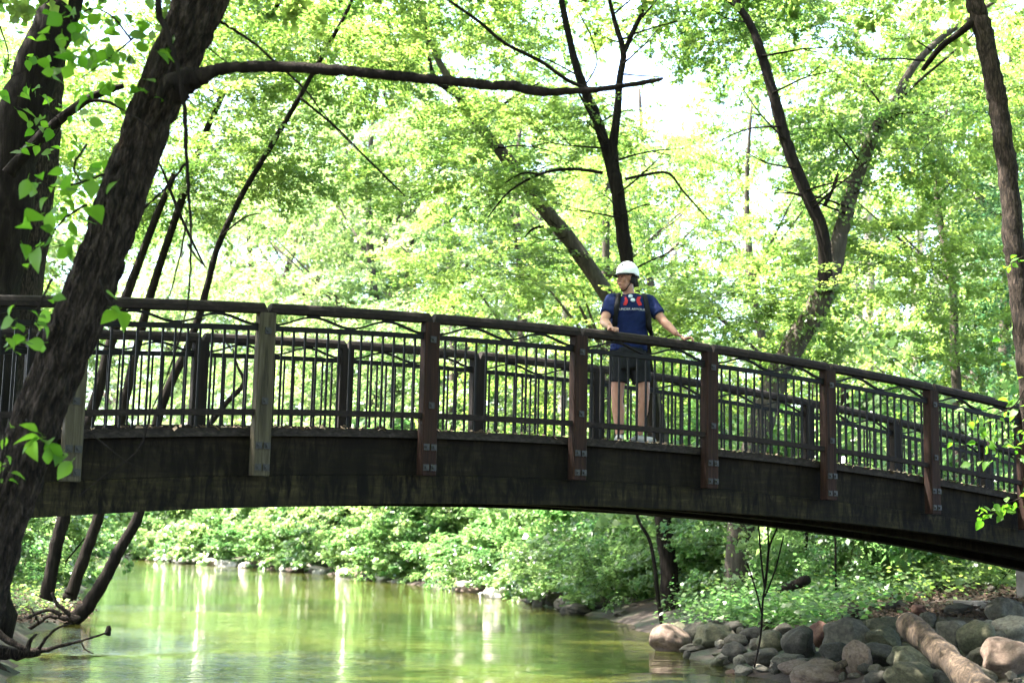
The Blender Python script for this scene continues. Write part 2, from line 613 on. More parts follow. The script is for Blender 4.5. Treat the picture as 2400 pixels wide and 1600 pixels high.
# fascia (dark upper board) and the paler main beam below, both sides
for side, n in (('n', 0.0), ('f', WID)):
    sgn = -1 if side == 'n' else 1
    a, b = (n - 0.02 * sgn * 0, n)
    fi0, fi1 = sorted((n + sgn * 0.0 - sgn * 0.06, n - sgn * 0.14))
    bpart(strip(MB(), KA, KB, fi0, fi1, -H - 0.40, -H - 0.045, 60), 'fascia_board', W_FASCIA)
    bi0, bi1 = sorted((n - sgn * 0.045, n - sgn * 0.21))
    bpart(strip(MB(), KA, KB, bi0, bi1, 0, -H - 0.404, 60, lambda k: -H - 0.675 + 0.011 * max(0, k)), 'main_beam', W_BEAM)
    e0, e1 = sorted((n + sgn * 0.012, n - sgn * 0.01))
    bpart(strip(MB(), KA, KB, e0, e1, -H - 0.075, -H - 0.003, 60), 'edge_board', W_DECK)


def haunch(k):
    return -H - 0.615 - 0.016 * max(0, k - 3.2)


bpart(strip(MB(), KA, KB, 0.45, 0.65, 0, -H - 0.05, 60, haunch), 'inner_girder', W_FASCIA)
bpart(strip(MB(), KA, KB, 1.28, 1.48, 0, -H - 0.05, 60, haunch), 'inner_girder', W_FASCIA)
# planks
npl = 118
pk = np.linspace(KA + 0.1, KB, npl)
plk = MB().box((0, 0, 0), (0.14, WID - 0.03, 0.04)).mesh('deck_plank')
plk.materials.append(W_DECK)
for k in pk:
    o = bpy.data.objects.new('deck_plank', plk)
    p = bp_(k, WID / 2 + 0, -H - 0.022)
    o.location = Vector(p) - BO
    sl = math.atan2(bz(k + 0.05) - bz(k - 0.05), 0.1 * BL)
    o.rotation_euler = (Matrix.Rotation(math.atan2(DY, DX), 4, 'Z') @ Matrix.Rotation(-sl, 4, 'Y')).to_euler()
    link(o, bridge)
# leaf litter and twigs caught along the deck edge
lt = []
for i in range(900):
    k = random.uniform(-1, 8)
    p = bp_(k, random.uniform(-0.035, 0.10), -H + random.uniform(-0.02, 0.015) + 0.004)
    a = random.uniform(0, 6.28)
    s = random.uniform(0.012, 0.035)
    t = random.uniform(-0.7, 0.7)
    u = np.array([math.cos(a) * s, math.sin(a) * s, t * s])
    v = np.array([-math.sin(a) * s * .6, math.cos(a) * s * .6, random.uniform(-.4, .6) * s])
    lt.append([p - u, p - v, p + u, p + v])
LITTER = mat_noise('dry_litter', [(0.3, (0.05, 0.035, 0.02)), (0.6, (0.2, 0.15, 0.1)), (0.8, (0.4, 0.34, 0.26))], 40, rough=0.9, bump=0)
me = quads_mesh('leaf_litter', np.array(lt), LITTER)
me.transform(Matrix.Translation(-BO))
o = obj_from('leaf_litter', me, bridge)
o['kind'] = 'stuff'

BOLT = MB()
for s in (0,):
    BOLT.box((0, 0, 0), (0.055, 0.012, 0.055))
    BOLT.tube([(0, -0.006, 0), (0, -0.02, 0)], 0.014, 8)
bolt_me = BOLT.mesh('bolt_plate')
bolt_me.materials.append(PLATE)
PW = 0.072
PD = 0.058
BANG = math.atan2(DY, DX)


def post(k, n, near, mat, label=None):
    zt = bz(k) - 0.085
    zb = bz(k) - H - 0.41
    c = bp_(k, n)
    mb = MB()
    e = 0.008
    # chamfered square post
    ring = []
    for (sx, sy) in ((-1, -1), (1, -1), (1, 1), (-1, 1)):
        for q in ((0, 1), (1, 0)) if sx * sy > 0 else ((1, 0), (0, 1)):
            ring.append((sx * (PW - e * q[0]), sy * (PD - e * q[1])))
    lv = []
    for z, sc in ((zb, 0.96), (zb + 0.01, 1), ((zb + zt) / 2, 1), (zt, 1)):
        lv += [tuple(c + BU * x * sc + BN * y * sc)[:2] + (z,) for x, y in ring]
    fs = []
    for i in range(3):
        for j in range(8):
            fs.append((i * 8 + j, i * 8 + (j + 1) % 8, (i + 1) * 8 + (j + 1) % 8, (i + 1) * 8 + j))
    fs.append(tuple(range(7, -1, -1)))
    fs.append(tuple(range(24, 32)))
    mb.add(lv, fs)
    o = bpart(mb, 'post', mat)
    if label: o['label'] = label
    if near:
        zs = bz(k)
        for dx, dz in ((0.0, -0.24), (0.0, -0.83), (-0.036, -1.20), (0.036, -1.20), (-0.036, -1.38), (0.036, -1.38)):
            b = bpy.data.objects.new('bolt_plate', bolt_me)
            b.location = Vector(tuple(c + BU * dx - BN * (PD + 0.006))[:2] + (zs + dz,)) - BO
            b.rotation_euler = (0, 0, BANG)
            link(b, o)
    return o


def railing(ks, n, near):
    for i, k in enumerate(ks):
        lab = None
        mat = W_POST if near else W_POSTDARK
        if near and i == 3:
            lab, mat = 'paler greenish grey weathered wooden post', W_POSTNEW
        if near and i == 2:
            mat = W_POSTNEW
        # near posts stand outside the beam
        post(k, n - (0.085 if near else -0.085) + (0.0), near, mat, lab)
    for k0, k1 in zip(ks[:-1], ks[1:]):
        nn = n - 0.085 if near else n + 0.085
        g = 0.020
        # handrail: rounded timber with bevelled ends
        mb = MB()
        prof = [(-0.058, -0.085), (0.058, -0.085), (0.062, -0.045), (0.05, -0.015), (0.025, 0.0), (-0.025, 0.0), (-0.05, -0.015), (-0.062, -0.045)]
        st = 9
        V = []
        for q in range(st + 1):
            for (a, z) in prof:
                t = q / st
                kk = k0 + (k1 - k0) * t
                if q == 0: kk = k0 + 0.003 + g * (z + 0.085) / 0.085
                if q == st: kk = k1 - 0.003 - g * (z + 0.085) / 0.085
                V.append(bp_(kk, nn + a, z))
        Fc = [(i * 8 + j, (i + 1) * 8 + j, (i + 1) * 8 + (j + 1) % 8, i * 8 + (j + 1) % 8) for i in range(st) for j in range(8)]
        Fc += [tuple(range(8)), tuple(st * 8 + j for j in range(7, -1, -1))]
        mb.add(V, Fc)
        hr = bpart(mb, 'handrail', W_RAIL)
        pa, pb = k0 + PW / BL, k1 - PW / BL
        # wavy bar
        qs = np.linspace(0, 1, 41)
        zc, amp = -0.142, 0.040
        mbw = MB()
        V = []
        Fc = []
        for q in qs:
            kk = pa + (pb - pa) * q
            z = zc - amp * math.cos(4 * math.pi * q)
            for (a, dz) in ((-0.018, -0.009), (0.018, -0.009), (0.018, 0.009), (-0.018, 0.009)):
                V.append(bp_(kk, nn + a, z + dz))
        for i in range(40):
            for j in range(4):
                Fc.append((i * 4 + j, (i + 1) * 4 + j, (i + 1) * 4 + (j + 1) % 4, i * 4 + (j + 1) % 4))
        bpart(mbw.add(V, Fc), 'wavy_bar', METAL, hr)
        for q in (0.25, 0.75):
            kc = pa + (pb - pa) * q
            bpart(strip(MB(), kc - 0.03, kc + 0.03, nn - 0.025, nn + 0.025, -0.105, -0.084, 1), 'spacer_block', METAL, hr)
        # panel: upper bar, lower bar, balusters
        pr = bpart(strip(MB(), pa, pb, nn - 0.02, nn + 0.02, -0.235, -0.192, 8), 'panel_rail', METAL)
        br = bpart(strip(MB(), pa, pb, nn - 0.028, nn + 0.028, -H + 0.095, -H + 0.145, 8), 'bottom_rail', W_RAIL)
        nb = 13
        for q in range(nb):
            kk = pa + (pb - pa) * (q + 0.75) / (nb + 0.5)
            zt_ = bz(kk) - 0.236
            zb_ = bz(kk) - H - (0.0 if near else 0.0)
            L = zt_ - zb_
            key = 'baluster'
            o = bpy.data.objects.new('baluster', BAL)
            o.location = Vector(tuple(bp_(kk, nn))[:2] + (zb_,)) - BO
            o.scale = (1, 1, L)
            o.rotation_euler = (0, 0, BANG)
            link(o, pr)


BAL = MB().box((0, 0, 0.5), (0.017, 0.017, 1.0)).mesh('baluster')
BAL.materials.append(METAL)
railing(near_k[:11], 0.0, True)
railing(far_k[1:12], WID, False)
# abutment
CONC = mat_noise('abutment_concrete', [(0.3, (0.06, 0.055, 0.05)), (0.7, (0.16, 0.15, 0.14))], 3, rough=0.95, bump=0.5)
ab = thing('abutment', 'grey concrete abutment under the right end of the footbridge', 'abutment', tuple(bp_(7.9, 0, 0)[:2]) + (0.3,))
mb = MB()
z0, z1 = -0.2, bz(8) - H - 1.12
kk = 7.75
mb.hexa([bp_(kk, -.1)[:2].tolist() + [z0], bp_(11, -.1)[:2].tolist() + [z0], bp_(11, 2.1)[:2].tolist() + [z0], bp_(kk, 2.1)[:2].tolist() + [z0]],
        [bp_(kk, -.1)[:2].tolist() + [z1], bp_(11, -.1)[:2].tolist() + [z1], bp_(11, 2.1)[:2].tolist() + [z1], bp_(kk, 2.1)[:2].tolist() + [z1]])
o = mb.build('footing', CONC)
o.parent = ab
o.matrix_parent_inverse = Matrix.Translation(-Vector(ab.location))
mb = MB()
z2 = bz(8.6) - H - 0.3
mb.hexa([bp_(8.5, -.05)[:2].tolist() + [z1 + .003], bp_(11, -.05)[:2].tolist() + [z1 + .003], bp_(11, 2.05)[:2].tolist() + [z1 + .003], bp_(8.5, 2.05)[:2].tolist() + [z1 + .003]],
        [bp_(8.5, -.05)[:2].tolist() + [z2], bp_(11, -.05)[:2].tolist() + [z2], bp_(11, 2.05)[:2].tolist() + [z2], bp_(8.5, 2.05)[:2].tolist() + [z2]])
o = mb.build('back_wall', CONC)
o.parent = ab
o.matrix_parent_inverse = Matrix.Translation(-Vector(ab.location))

# ------------------------------------------------------------------ foliage library


def rotz(a):
    c, s = np.cos(a), np.sin(a)
    return np.array([[c, -s, 0], [s, c, 0], [0, 0, 1]])


def make_spray(rng, n=130, L=1.15, Wd=0.45, leaf=0.085, thick=0.10, tilt=0.55):
    """leaves set along a drooping branchlet lying along +X; returns (n,4,3)"""
    nt_ = 9
    tw = rng.uniform(0.05, 1, nt_)
    ta = rng.choice([-1, 1], nt_) * rng.uniform(0.5, 1.1, nt_)
    ti = rng.integers(0, nt_, n)
    s = rng.uniform(0, 1, n) ** 0.8
    base = tw[ti] * L
    tl = (0.25 + 0.75 * (1 - tw[ti])) * Wd * 1.5
    x = base + s * tl * np.cos(ta[ti])
    y = s * tl * np.sin(ta[ti])
    main = rng.uniform(0, 1, n) < 0.25
    x[main] = rng.uniform(0.2, 1.15, main.sum()) * L
    y[main] = rng.normal(0, 0.04, main.sum())
    z = rng.normal(0, thick * 0.5, n) - 0.16 * x * x - 0.25 * y * y
    Cn = np.stack([x, y, z], 1)
    az = np.arctan2(y, 0.4 * np.ones(n)) + rng.normal(0, 0.9, n)
    dirv = np.stack([np.cos(az), np.sin(az), rng.normal(-0.35, 0.35, n)], 1)
    dirv /= np.linalg.norm(dirv, axis=1)[:, None]
    nrm = np.stack([rng.normal(0, tilt, n), rng.normal(0, tilt, n), np.ones(n)], 1)
    sd_ = np.cross(nrm, dirv)
    sd_ /= np.linalg.norm(sd_, axis=1)[:, None]
    up = np.cross(dirv, sd_)
    sz = leaf * rng.uniform(0.6, 1.25, n)
    a = Cn
    tip = Cn + dirv * sz[:, None]
    mid = Cn + dirv * (sz * 0.45)[:, None] + up * (sz * 0.12)[:, None]
    l = mid + sd_ * (sz * 0.43)[:, None]
    r = mid - sd_ * (sz * 0.43)[:, None]
    return np.stack([a, l, tip, r], 1)


def make_crown(seed, nspray, R, leaf=0.085, per=130, mat=None, bottom=-0.5, scale=1.0, gap=0.5, name='crown'):
    rng = np.random.default_rng(seed)
    protos = [make_spray(rng, per, 1.15 * scale, 0.45 * scale, leaf) for _ in range(6)]
    Vs, tint, lines = [], [], []
    ph = rng.uniform(0, 6, 6)
    cnt = 0
    rx, ry, rz = R
    while cnt < nspray:
        v = rng.normal(0, 1, 3)
        v /= np.linalg.norm(v)
        if v[2] < bottom: continue
        r = rng.uniform(0.12, 1) ** 0.5
        p = v * r * np.array([rx, ry, rz])
        g = math.sin(p[0] * 1.5 + ph[0]) + math.sin(p[1] * 1.4 + ph[1]) + math.sin(p[2] * 1.9 + ph[2]) + 0.6 * math.sin(p[0] * 3.1 + p[2] * 2.3 + ph[3])
        if g < -gap + rng.normal(0, .3): continue
        az = math.atan2(p[1], p[0]) + rng.normal(0, 0.5)
        M = rotz(az)
        pit = rng.normal(0.05, 0.3) - 0.15 * v[2]
        cp, sp = math.cos(pit), math.sin(pit)
        M = M @ np.array([[cp, 0, sp], [0, 1, 0], [-sp, 0, cp]])
        ro = rng.normal(0, 0.3)
        cr, sr = math.cos(ro), math.sin(ro)
        M = M @ np.array([[1, 0, 0], [0, cr, -sr], [0, sr, cr]])
        s = rng.uniform(0.75, 1.25)
        q = protos[rng.integers(0, 6)] * np.array([s, s, s])
        Vs.append(q @ M.T + p)
        tint.append(np.full(per, rng.uniform(0.15, 0.85)) + rng.normal(0, 0.13, per))
        lines.append((p, M[:, 0] * 1.1 * s * scale))
        cnt += 1
    me = quads_mesh(name, np.concatenate(Vs), mat, np.clip(np.concatenate(tint), 0, 1))
    # twigs
    tm = MB()
    for p, d in lines[::2]:
        mid = p - d * 0.55 + rng.normal(0, 0.10, 3) + np.array([0, 0, -.05])
        tm.tube([mid, p, p + d * 0.5 + np.array([0, 0, -.02]), p + d * 0.95 + np.array([0, 0, -.12])], [0.010 * scale, 0.008 * scale, 0.005 * scale, 0.002], 3, cap=False)
    return me, tm.mesh(name + '_twigs')


CROWNS = {}


def crown_set(key, **kw):
    me, tw = make_crown(**kw)
    tw.materials.append(BARK_DARK)
    CROWNS[key] = (me, tw)


for i in range(5):
    crown_set(('m', i), seed=20 + i, nspray=185, R=(3.6, 3.6, 3.0), mat=LEAF, leaf=0.088, gap=0.35)
for i in range(3):
    crown_set(('f', i), seed=40 + i, nspray=165, R=(4.2, 4.2, 3.8), mat=LEAF_FAR, leaf=0.125, scale=1.35, gap=0.3)
for i in range(2):
    crown_set(('c', i), seed=50 + i, nspray=160, R=(3.6, 3.6, 3.0), mat=LEAF_COOL, leaf=0.085, gap=0.2)
for i in range(4):
    crown_set(('b', i), seed=60 + i, nspray=80, R=(1.25, 1.25, 1.0), mat=LEAF_BUSH, leaf=(0.075, 0.10, 0.06, 0.12)[i], scale=0.55, gap=1.5, bottom=-0.75, per=85)
crown_set(('l', 0), seed=71, nspray=110, R=(2.2, 2.2, 1.6), mat=LEAF, leaf=0.085, gap=0.3)
crown_set(('l', 1), seed=72, nspray=110, R=(2.2, 2.2, 1.6), mat=LEAF, leaf=0.085, gap=0.3)


def add_crown(parent, key, pos, s=1.0, rz=0.0, sz=None, twigs=True):
    me, tw = CROWNS[key]
    pl = Vector(parent.location)
    for nm, mm in (('crown', me), ('twigs', tw)):
        if nm == 'twigs' and not twigs: continue
        o = bpy.data.objects.new(nm, mm)
        o.location = Vector(pos) - pl
        o.scale = (s, s, sz or s)
        o.rotation_euler = (0, 0, rz)
        if nm == 'twigs': o['kind'] = 'stuff'
        link(o, parent)


def smooth_path(pts, rad, sub=6, jit=0.0, seed=0):
    P = np.array([tuple(p) for p in pts], float)
    r = np.array(rad, float)
    n = len(P)
    outp, outr = [], []
    rg = np.random.default_rng(seed)
    for i in range(n - 1):
        p0 = P[max(i - 1, 0)]
        p1, p2 = P[i], P[i + 1]
        p3 = P[min(i + 2, n - 1)]
        for q in range(sub):
            t = q / sub
            outp.append(0.5 * ((2 * p1) + (-p0 + p2) * t + (2 * p0 - 5 * p1 + 4 * p2 - p3) * t * t + (-p0 + 3 * p1 - 3 * p2 + p3) * t ** 3))
            outr.append(r[i] * (1 - t) + r[i + 1] * t)
    outp.append(P[-1])
    outr.append(r[-1])
    outp = np.array(outp)
    outr = np.array(outr)
    if jit: outp[1:-1] += rg.normal(0, 1, outp[1:-1].shape) * jit * outr[1:-1, None]
    return outp, outr


def limb(mb, pts, rad, seg=10, sub=6, jit=0.08, seed=0, rough=0.04):
    p, r = smooth_path(pts, rad, sub, jit, seed)
    mb.tube(p, r, seg, rough=rough, seed=seed)
    return mb


def px_limb(mb, pl, Y, seg=10, sub=5, seed=0, jit=0.035, rough=0.03):
    """pl: list of (px, py, width_px[, dY]) seen at distance Y"""
    pts, rad = [], []
    for q in pl:
        y = Y + (q[3] if len(q) > 3 else 0)
        pts.append(at(q[0], q[1], y))
        rad.append(q[2] / FPX * y / 2)
    return limb(mb, pts, rad, seg, sub, jit, seed, rough)


def tree_empty(name, label, x, y, group=None, cat='tree'):
    return thing(name, label, cat, (x, y, gz(x, y)), 0, group)


def place_child(mb, name, mat, parent, smooth=True, label=None):
    me = mb.mesh(name)
    me.transform(Matrix.Translation(-Vector(parent.location)))
    if smooth: me.polygons.foreach_set('use_smooth', [True] * len(me.polygons))
    me.materials.append(mat)
    o = link(bpy.data.objects.new(name, me), parent)
    if label: o['label'] = label
    return o


S = 2400 / 2352.0


def D(l):
    """displayed-picture coordinates to 2400 wide ones"""
    return [(a * S, b * S, w * S, *r) for a, b, w, *r in l]


# --- centre Y tree behind the person
YD = 28.0
b0 = at(1580, 1470, YD)
tD = tree_empty('forked_tree', 'slim dark tree forking into a Y above the man in the helmet', b0.x, YD)
mb = MB()
px_limb(mb, D([(1560, 1500, 62), (1547, 1430, 52), (1538, 1330, 42), (1522, 1180, 38), (1505, 1000, 36), (1470, 760, 34), (1440, 600, 32), (1425, 490, 33), (1412, 400, 34)]), YD, 12, 5, 1)
px_limb(mb, D([(1415, 430, 28), (1400, 370, 27), (1370, 270, 24), (1340, 200, 22), (1315, 120, 18), (1290, 0, 15), (1270, -120, 10)]), YD, 10, 5, 2)
px_limb(mb, D([(1418, 430, 26), (1408, 340, 24), (1418, 260, 19), (1424, 180, 17), (1432, 120, 15), (1415, 60, 12), (1400, 0, 9), (1385, -80, 6)]), YD, 10, 5, 3)
px_limb(mb, D([(1432, 125, 12), (1455, 70, 12), (1475, 25, 11), (1490, -60, 7)]), YD, 8, 5, 4)
place_child(mb, 'trunk', BARK_DARK, tD)
for i, l in enumerate([
        [(1385, 397, 9), (1310, 388, 8), (1240, 400, 7), (1170, 440, 5), (1120, 500, 3)],
        [(1240, 400, 5), (1200, 398, 5), (1160, 420, 3)],
        [(1436, 412, 8), (1480, 402, 7), (1535, 398, 6), (1570, 440, 5), (1630, 508, 3)],
        [(1372, 210, 9), (1310, 188, 9), (1240, 140, 9), (1160, 100, 9), (1100, 50, 8), (1030, 0, 7), (960, -60, 4)],
        [(1395, 330, 8), (1360, 270, 9), (1330, 215, 5)],
        [(1330, 215, 4), (1370, 150, 4), (1360, 90, 3), (1330, 30, 3)],
        [(1475, 40, 6), (1500, 10, 5), (1530, -30, 4)]]):
    place_child(px_limb(MB(), D(l), YD - 0.3, 6, 4, 10 + i), 'branch', BARK_DARK, tD)
for (px, py, dy, k, s) in ((1180, -60, 1.5, 0, .8), (1440, -160, -1, 1, .9), (1690, 20, 1.0, 2, .7)):
    add_crown(tD, ('m', k), at(px, py, YD + dy), s, px, s * .8)
for (px, py, dy, k, s) in ((1050, 420, 1.5, 0, .9), (1250, 330, 2, 1, .9)):
    add_crown(tD, ('l', k), at(px, py, YD + dy), s, px, s * .55)

# --- leaning tree left of it
YE = 31.0
b0 = at(1565, 1450, YE)
tE = tree_empty('leaning_tree', 'grey brown tree leaning left behind the helmeted man, bare stretch of trunk above railing', b0.x, YE)
mb = MB()
px_limb(mb, D([(1575, 1440, 44), (1545, 1250, 42), (1520, 1050, 40), (1490, 880, 39), (1440, 750, 38), (1370, 640, 37), (1300, 540, 36), (1250, 480, 34), (1180, 385, 31), (1100, 285, 26), (1045, 205, 20), (980, 80, 12), (950, -60, 8)]), YE, 12, 5, 21)
place_child(mb, 'trunk', BARK_GREY, tE)
for i, l in enumerate([[(1250, 520, 7), (1225, 525, 6), (1205, 545, 3)], [(1045, 205, 12), (1000, 185, 12), (980, 90, 8), (975, 20, 5)], [(1100, 280, 8), (1170, 230, 6), (1240, 190, 4)]]):
    place_child(px_limb(MB(), D(l), YE - .2, 6, 4, 30 + i), 'branch', BARK_DARK, tE)
for (px, py, dy, k, s) in ((900, 60, 1.5, 3, 1.0), (1080, 180, 2.5, 4, .7)):
    add_crown(tE, ('m', k), at(px, py, YE + dy), s, px, s * .8)
add_crown(tE, ('l', 1), at(1150, 640, YE + 2), 1.0, 2, .6)

# --- V tree right, ivy-clad
YF = 26.0
b0 = at(1722, 1440, YF)
tF = tree_empty('ivy_clad_tree', 'tall tree with ivy leaves splitting into a wide V right of the man', b0.x, YF)
mb = MB()
px_limb(mb, D([(1690, 1440, 78), (1693, 1380, 66), (1702, 1210, 60), (1730, 1040, 58), (1780, 880, 56), (1830, 780, 56), (1870, 720, 54), (1898, 650, 52)]), YF, 14, 5, 41)
place_child(mb, 'trunk', BARK_GREY, tF)
mb = MB()
px_limb(mb, D([(1893, 670, 40), (1895, 590, 33), (1885, 520, 31), (1850, 440, 30), (1810, 340, 29), (1785, 250, 27), (1760, 160, 25), (1730, 70, 20), (1690, 0, 16), (1650, -110, 10)]), YF - .2, 12, 5, 42)
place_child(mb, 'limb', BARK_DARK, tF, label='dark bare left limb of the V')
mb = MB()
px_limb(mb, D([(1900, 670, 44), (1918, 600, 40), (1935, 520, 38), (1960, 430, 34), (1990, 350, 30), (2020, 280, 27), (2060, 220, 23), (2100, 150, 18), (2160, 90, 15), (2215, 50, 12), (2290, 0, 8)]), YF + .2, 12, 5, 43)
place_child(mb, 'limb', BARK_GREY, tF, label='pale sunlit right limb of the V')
for i, l in enumerate([[(2030, 270, 9), (2090, 205, 8), (2160, 145, 7), (2230, 85, 5), (2270, 30, 3)], [(1895, 470, 10), (1915, 430, 8), (1925, 400, 5)]]):
    place_child(px_limb(MB(), D(l), YF, 6, 4, 50 + i), 'branch', BARK_DARK, tF)
# ivy leaves on the trunk and limbs
iv = []
rg = np.random.default_rng(5)
for l, wd, n in (([(1693, 1380), (1702, 1210), (1730, 1040), (1780, 880), (1830, 780), (1870, 720), (1898, 650)], 46, 1500), ([(1935, 520), (1960, 430), (1990, 350), (2020, 280), (2070, 200)], 38, 900), ([(1893, 620), (1850, 440), (1800, 300)], 26, 260)):
    P = np.array([tuple(at(a * S, b * S, YF)) for a, b in l])
    for _ in range(n):
        t = rg.uniform(0, len(P) - 1.001)
        i = int(t)
        c = P[i] * (1 - t + i) + P[i + 1] * (t - i)
        th = rg.uniform(0, 6.28)
        rr = wd / FPX * YF / 2 * rg.uniform(0.95, 1.7)
        c = c + np.array([math.cos(th) * rr, math.sin(th) * rr, 0])
        s = rg.uniform(.05, .1)
        dv = np.array([math.cos(th) * .5 + rg.normal(0, .4), math.sin(th) * .5 + rg.normal(0, .4), -0.7]); dv /= np.linalg.norm(dv)
        sv = np.cross(dv, rg.normal(0, 1, 3)); sv /= np.linalg.norm(sv)
        iv.append([c, c + dv * s * .4 + sv * s * .45, c + dv * s, c + dv * s * .4 - sv * s * .45])
me = quads_mesh('ivy', np.array(iv), LEAF, rg.uniform(.2, .9, len(iv)))
me.transform(Matrix.Translation(-Vector(tF.location)))
o = obj_from('ivy', me, tF)
o['kind'] = 'stuff'
for (px, py, dy, k, s) in ((2190, -60, 1.5, 0, .9), (1850, 90, 3.0, 2, .65)):
    add_crown(tF, ('m', k), at(px, py, YF + dy), s, px * 1.3, s * .8)
add_crown(tF, ('l', 0), at(2080, 330, YF + 1.0), .8, 2, .8)
add_crown(tF, ('l', 1), at(1780, 720, YF + .8), .9, 4, .5)
for px, py, k in ((2290, 250, 0), (2080, 620, 1)):
    add_crown(tF, ('l', k), at(px, py, YF + 3), .9, px, .7)

def stubs(tree, pl, Y, n, seed):
    rg = random.Random(seed)
    for _ in range(n):
        i = rg.randrange(len(pl) - 1)
        t = rg.random()
        a, b = pl[i], pl[i + 1]
        P = Vector(at((a[0] * (1 - t) + b[0] * t) * S, (a[1] * (1 - t) + b[1] * t) * S, Y))
        sgn = rg.choice([-1, 1])
        L = rg.uniform(.4, 1.7)
        d = Vector((sgn * rg.uniform(.5, 1), rg.uniform(-.5, .3), rg.uniform(-.1, .8))).normalized()
        m_ = P + d * L * .5 + Vector((0, 0, rg.uniform(-.05, .15)))
        e = P + d * L + Vector((0, 0, rg.uniform(-.3, .2)))
        mb = MB()
        r0 = .008 + .012 * L
        limb(mb, [P, m_, e], [r0, r0 * .6, .004], 5, 4, .3, seed + _)
        e2 = m_ + (d + Vector((rg.uniform(-.6, .6), 0, rg.uniform(-.6, .6)))).normalized() * L * .4
        limb(mb, [m_, e2], [r0 * .5, .003], 4, 3, .3, seed + _)
        place_child(mb, 'branch', BARK_DARK, tree)


stubs(tD, [(1505, 1000), (1440, 600), (1412, 400), (1370, 270), (1315, 120)], YD - .2, 12, 1)
stubs(tD, [(1412, 380), (1420, 260), (1432, 120), (1400, 0)], YD - .2, 8, 2)
stubs(tE, [(1370, 640), (1250, 480), (1100, 285), (1045, 205)], YE - .2, 9, 3)
stubs(tF, [(1885, 520), (1810, 340), (1760, 160), (1690, 0)], YF - .3, 12, 4)
stubs(tF, [(1935, 520), (2020, 280), (2160, 90)], YF, 10, 5)
# --- right foreground trunk
YG = 13.4
b0 = at(2420, 1420, YG)
tG = tree_empty('roadside_tree', 'dark bare trunk leaning at the right edge of the picture', b0.x, YG)
tG.name = 'riverside_tree'
mb = MB()
pl = [(2480, 1500, 66), (2455, 1200, 58), (2420, 950, 54), (2400, 780, 51), (2387, 650, 49), (2375, 560, 48), (2363, 410, 47), (2348, 300, 46), (2331, 200, 45), (2305, 80, 45), (2284, 0, 45), (2262, -80, 42), (2200, -300, 34), (2150, -500, 20)]
px_limb(mb, pl, YG, 20, 8, 61, 0.05, 0.03)
place_child(mb, 'trunk', BARK_NEAR, tG)
place_child(px_limb(MB(), D([(2236, 50, 20), (2205, 75, 17), (2160, 110, 15, .3), (2120, 160, 11, .6)]), YG, 8, 4, 62), 'branch', BARK_DARK, tG)
add_crown(tG, ('m', 1), at(2160, -700, YG), 1.1, 0, 1)
add_crown(tG, ('m', 2), at(2800, -500, YG + 1), 1.1, 1, 1)

# --- left bank trees seen under the bridge
for nm, lab, Y, pl, bk in (
        ('curved_tree', 'dark thin tree curving up out of the water, rightmost of three under the bridge', 23.5,
         [(150, 1432, 34), (165, 1424, 40), (190, 1405, 40), (215, 1370, 38), (245, 1320, 34), (275, 1260, 30), (322, 1170, 29), (365, 950, 27), (430, 800, 24), (462, 710, 20), (480, 640, 18), (503, 560, 16), (560, 440, 16), (620, 340, 15), (690, 220, 14), (745, 120, 12), (800, 20, 10), (830, -60, 7)], BARK_DARK),
        ('waterside_tree', 'thin trunk standing in the water, middle of three under the bridge', 26.5,
         [(160, 1372, 40), (168, 1350, 33), (200, 1260, 31), (230, 1172, 29), (262, 1040, 27), (300, 860, 25), (345, 680, 23), (410, 480, 20), (470, 310, 18), (530, 180, 16), (570, 110, 14), (645, 0, 12), (690, -90, 8)], BARK_DARK),
        ('bank_tree', 'reddish brown trunk on the bank, leftmost of three under the bridge', 24.5,
         [(105, 1375, 42), (115, 1330, 36), (130, 1250, 35), (150, 1172, 34), (185, 1030, 32), (225, 900, 30), (262, 760, 28), (305, 640, 24), (350, 520, 20), (400, 400, 16)], BARK_DARK)):
    b0 = at(pl[0][0] * S, pl[0][1] * S, Y)
    t = thing(nm, lab, 'tree', (b0.x, Y, max(0, gz(b0.x, Y))))
    mb = MB()
    px_limb(mb, D([(a, b, w_ * .86) for a, b, w_ in pl]), Y, 12, 5, int(Y))
    place_child(mb, 'trunk', bk, t)
    e = pl[-1]
    add_crown(t, ('m', int(Y) % 5), at(e[0] * S - 60, e[1] * S - 120, Y), .85, Y, .7)
    for i, l in enumerate({'curved_tree': [[(690, 225, 6), (720, 250, 6), (780, 300, 5), (850, 372, 4), (930, 450, 3)], [(560, 880, 13, 1), (520, 925, 14, 1), (480, 970, 15, 1)], [(505, 545, 5), (560, 500, 4), (600, 490, 3)]],
                           'waterside_tree': [[(510, 225, 5), (470, 200, 4), (440, 190, 3)]], 'bank_tree': [[(150, 1290, 5), (175, 1260, 4), (195, 1235, 3)]]}[nm]):
        if nm == 'curved_tree' and i == 1:
            l = [(375, 925, 16), (440, 1000, 15), (480, 975, 15), (520, 925, 13), (560, 880, 11), (545, 840, 6), (535, 800, 3)][2:]
        place_child(px_limb(MB(), D(l), Y - .1, 6, 4, i + 70), 'branch', BARK_DARK, t)

    for (cx, cy, k, sc) in {'curved_tree': ((760, 130, 0, .8), (560, 420, 1, .55)), 'waterside_tree': ((620, 60, 1, .9), (500, 240, 0, .8), (420, 520, 1, .6)), 'bank_tree': ((330, 420, 0, .7),)}[nm]:
        add_crown(t, ('l', k), at(cx, cy, Y + 1.5), sc, cx, sc * .8)

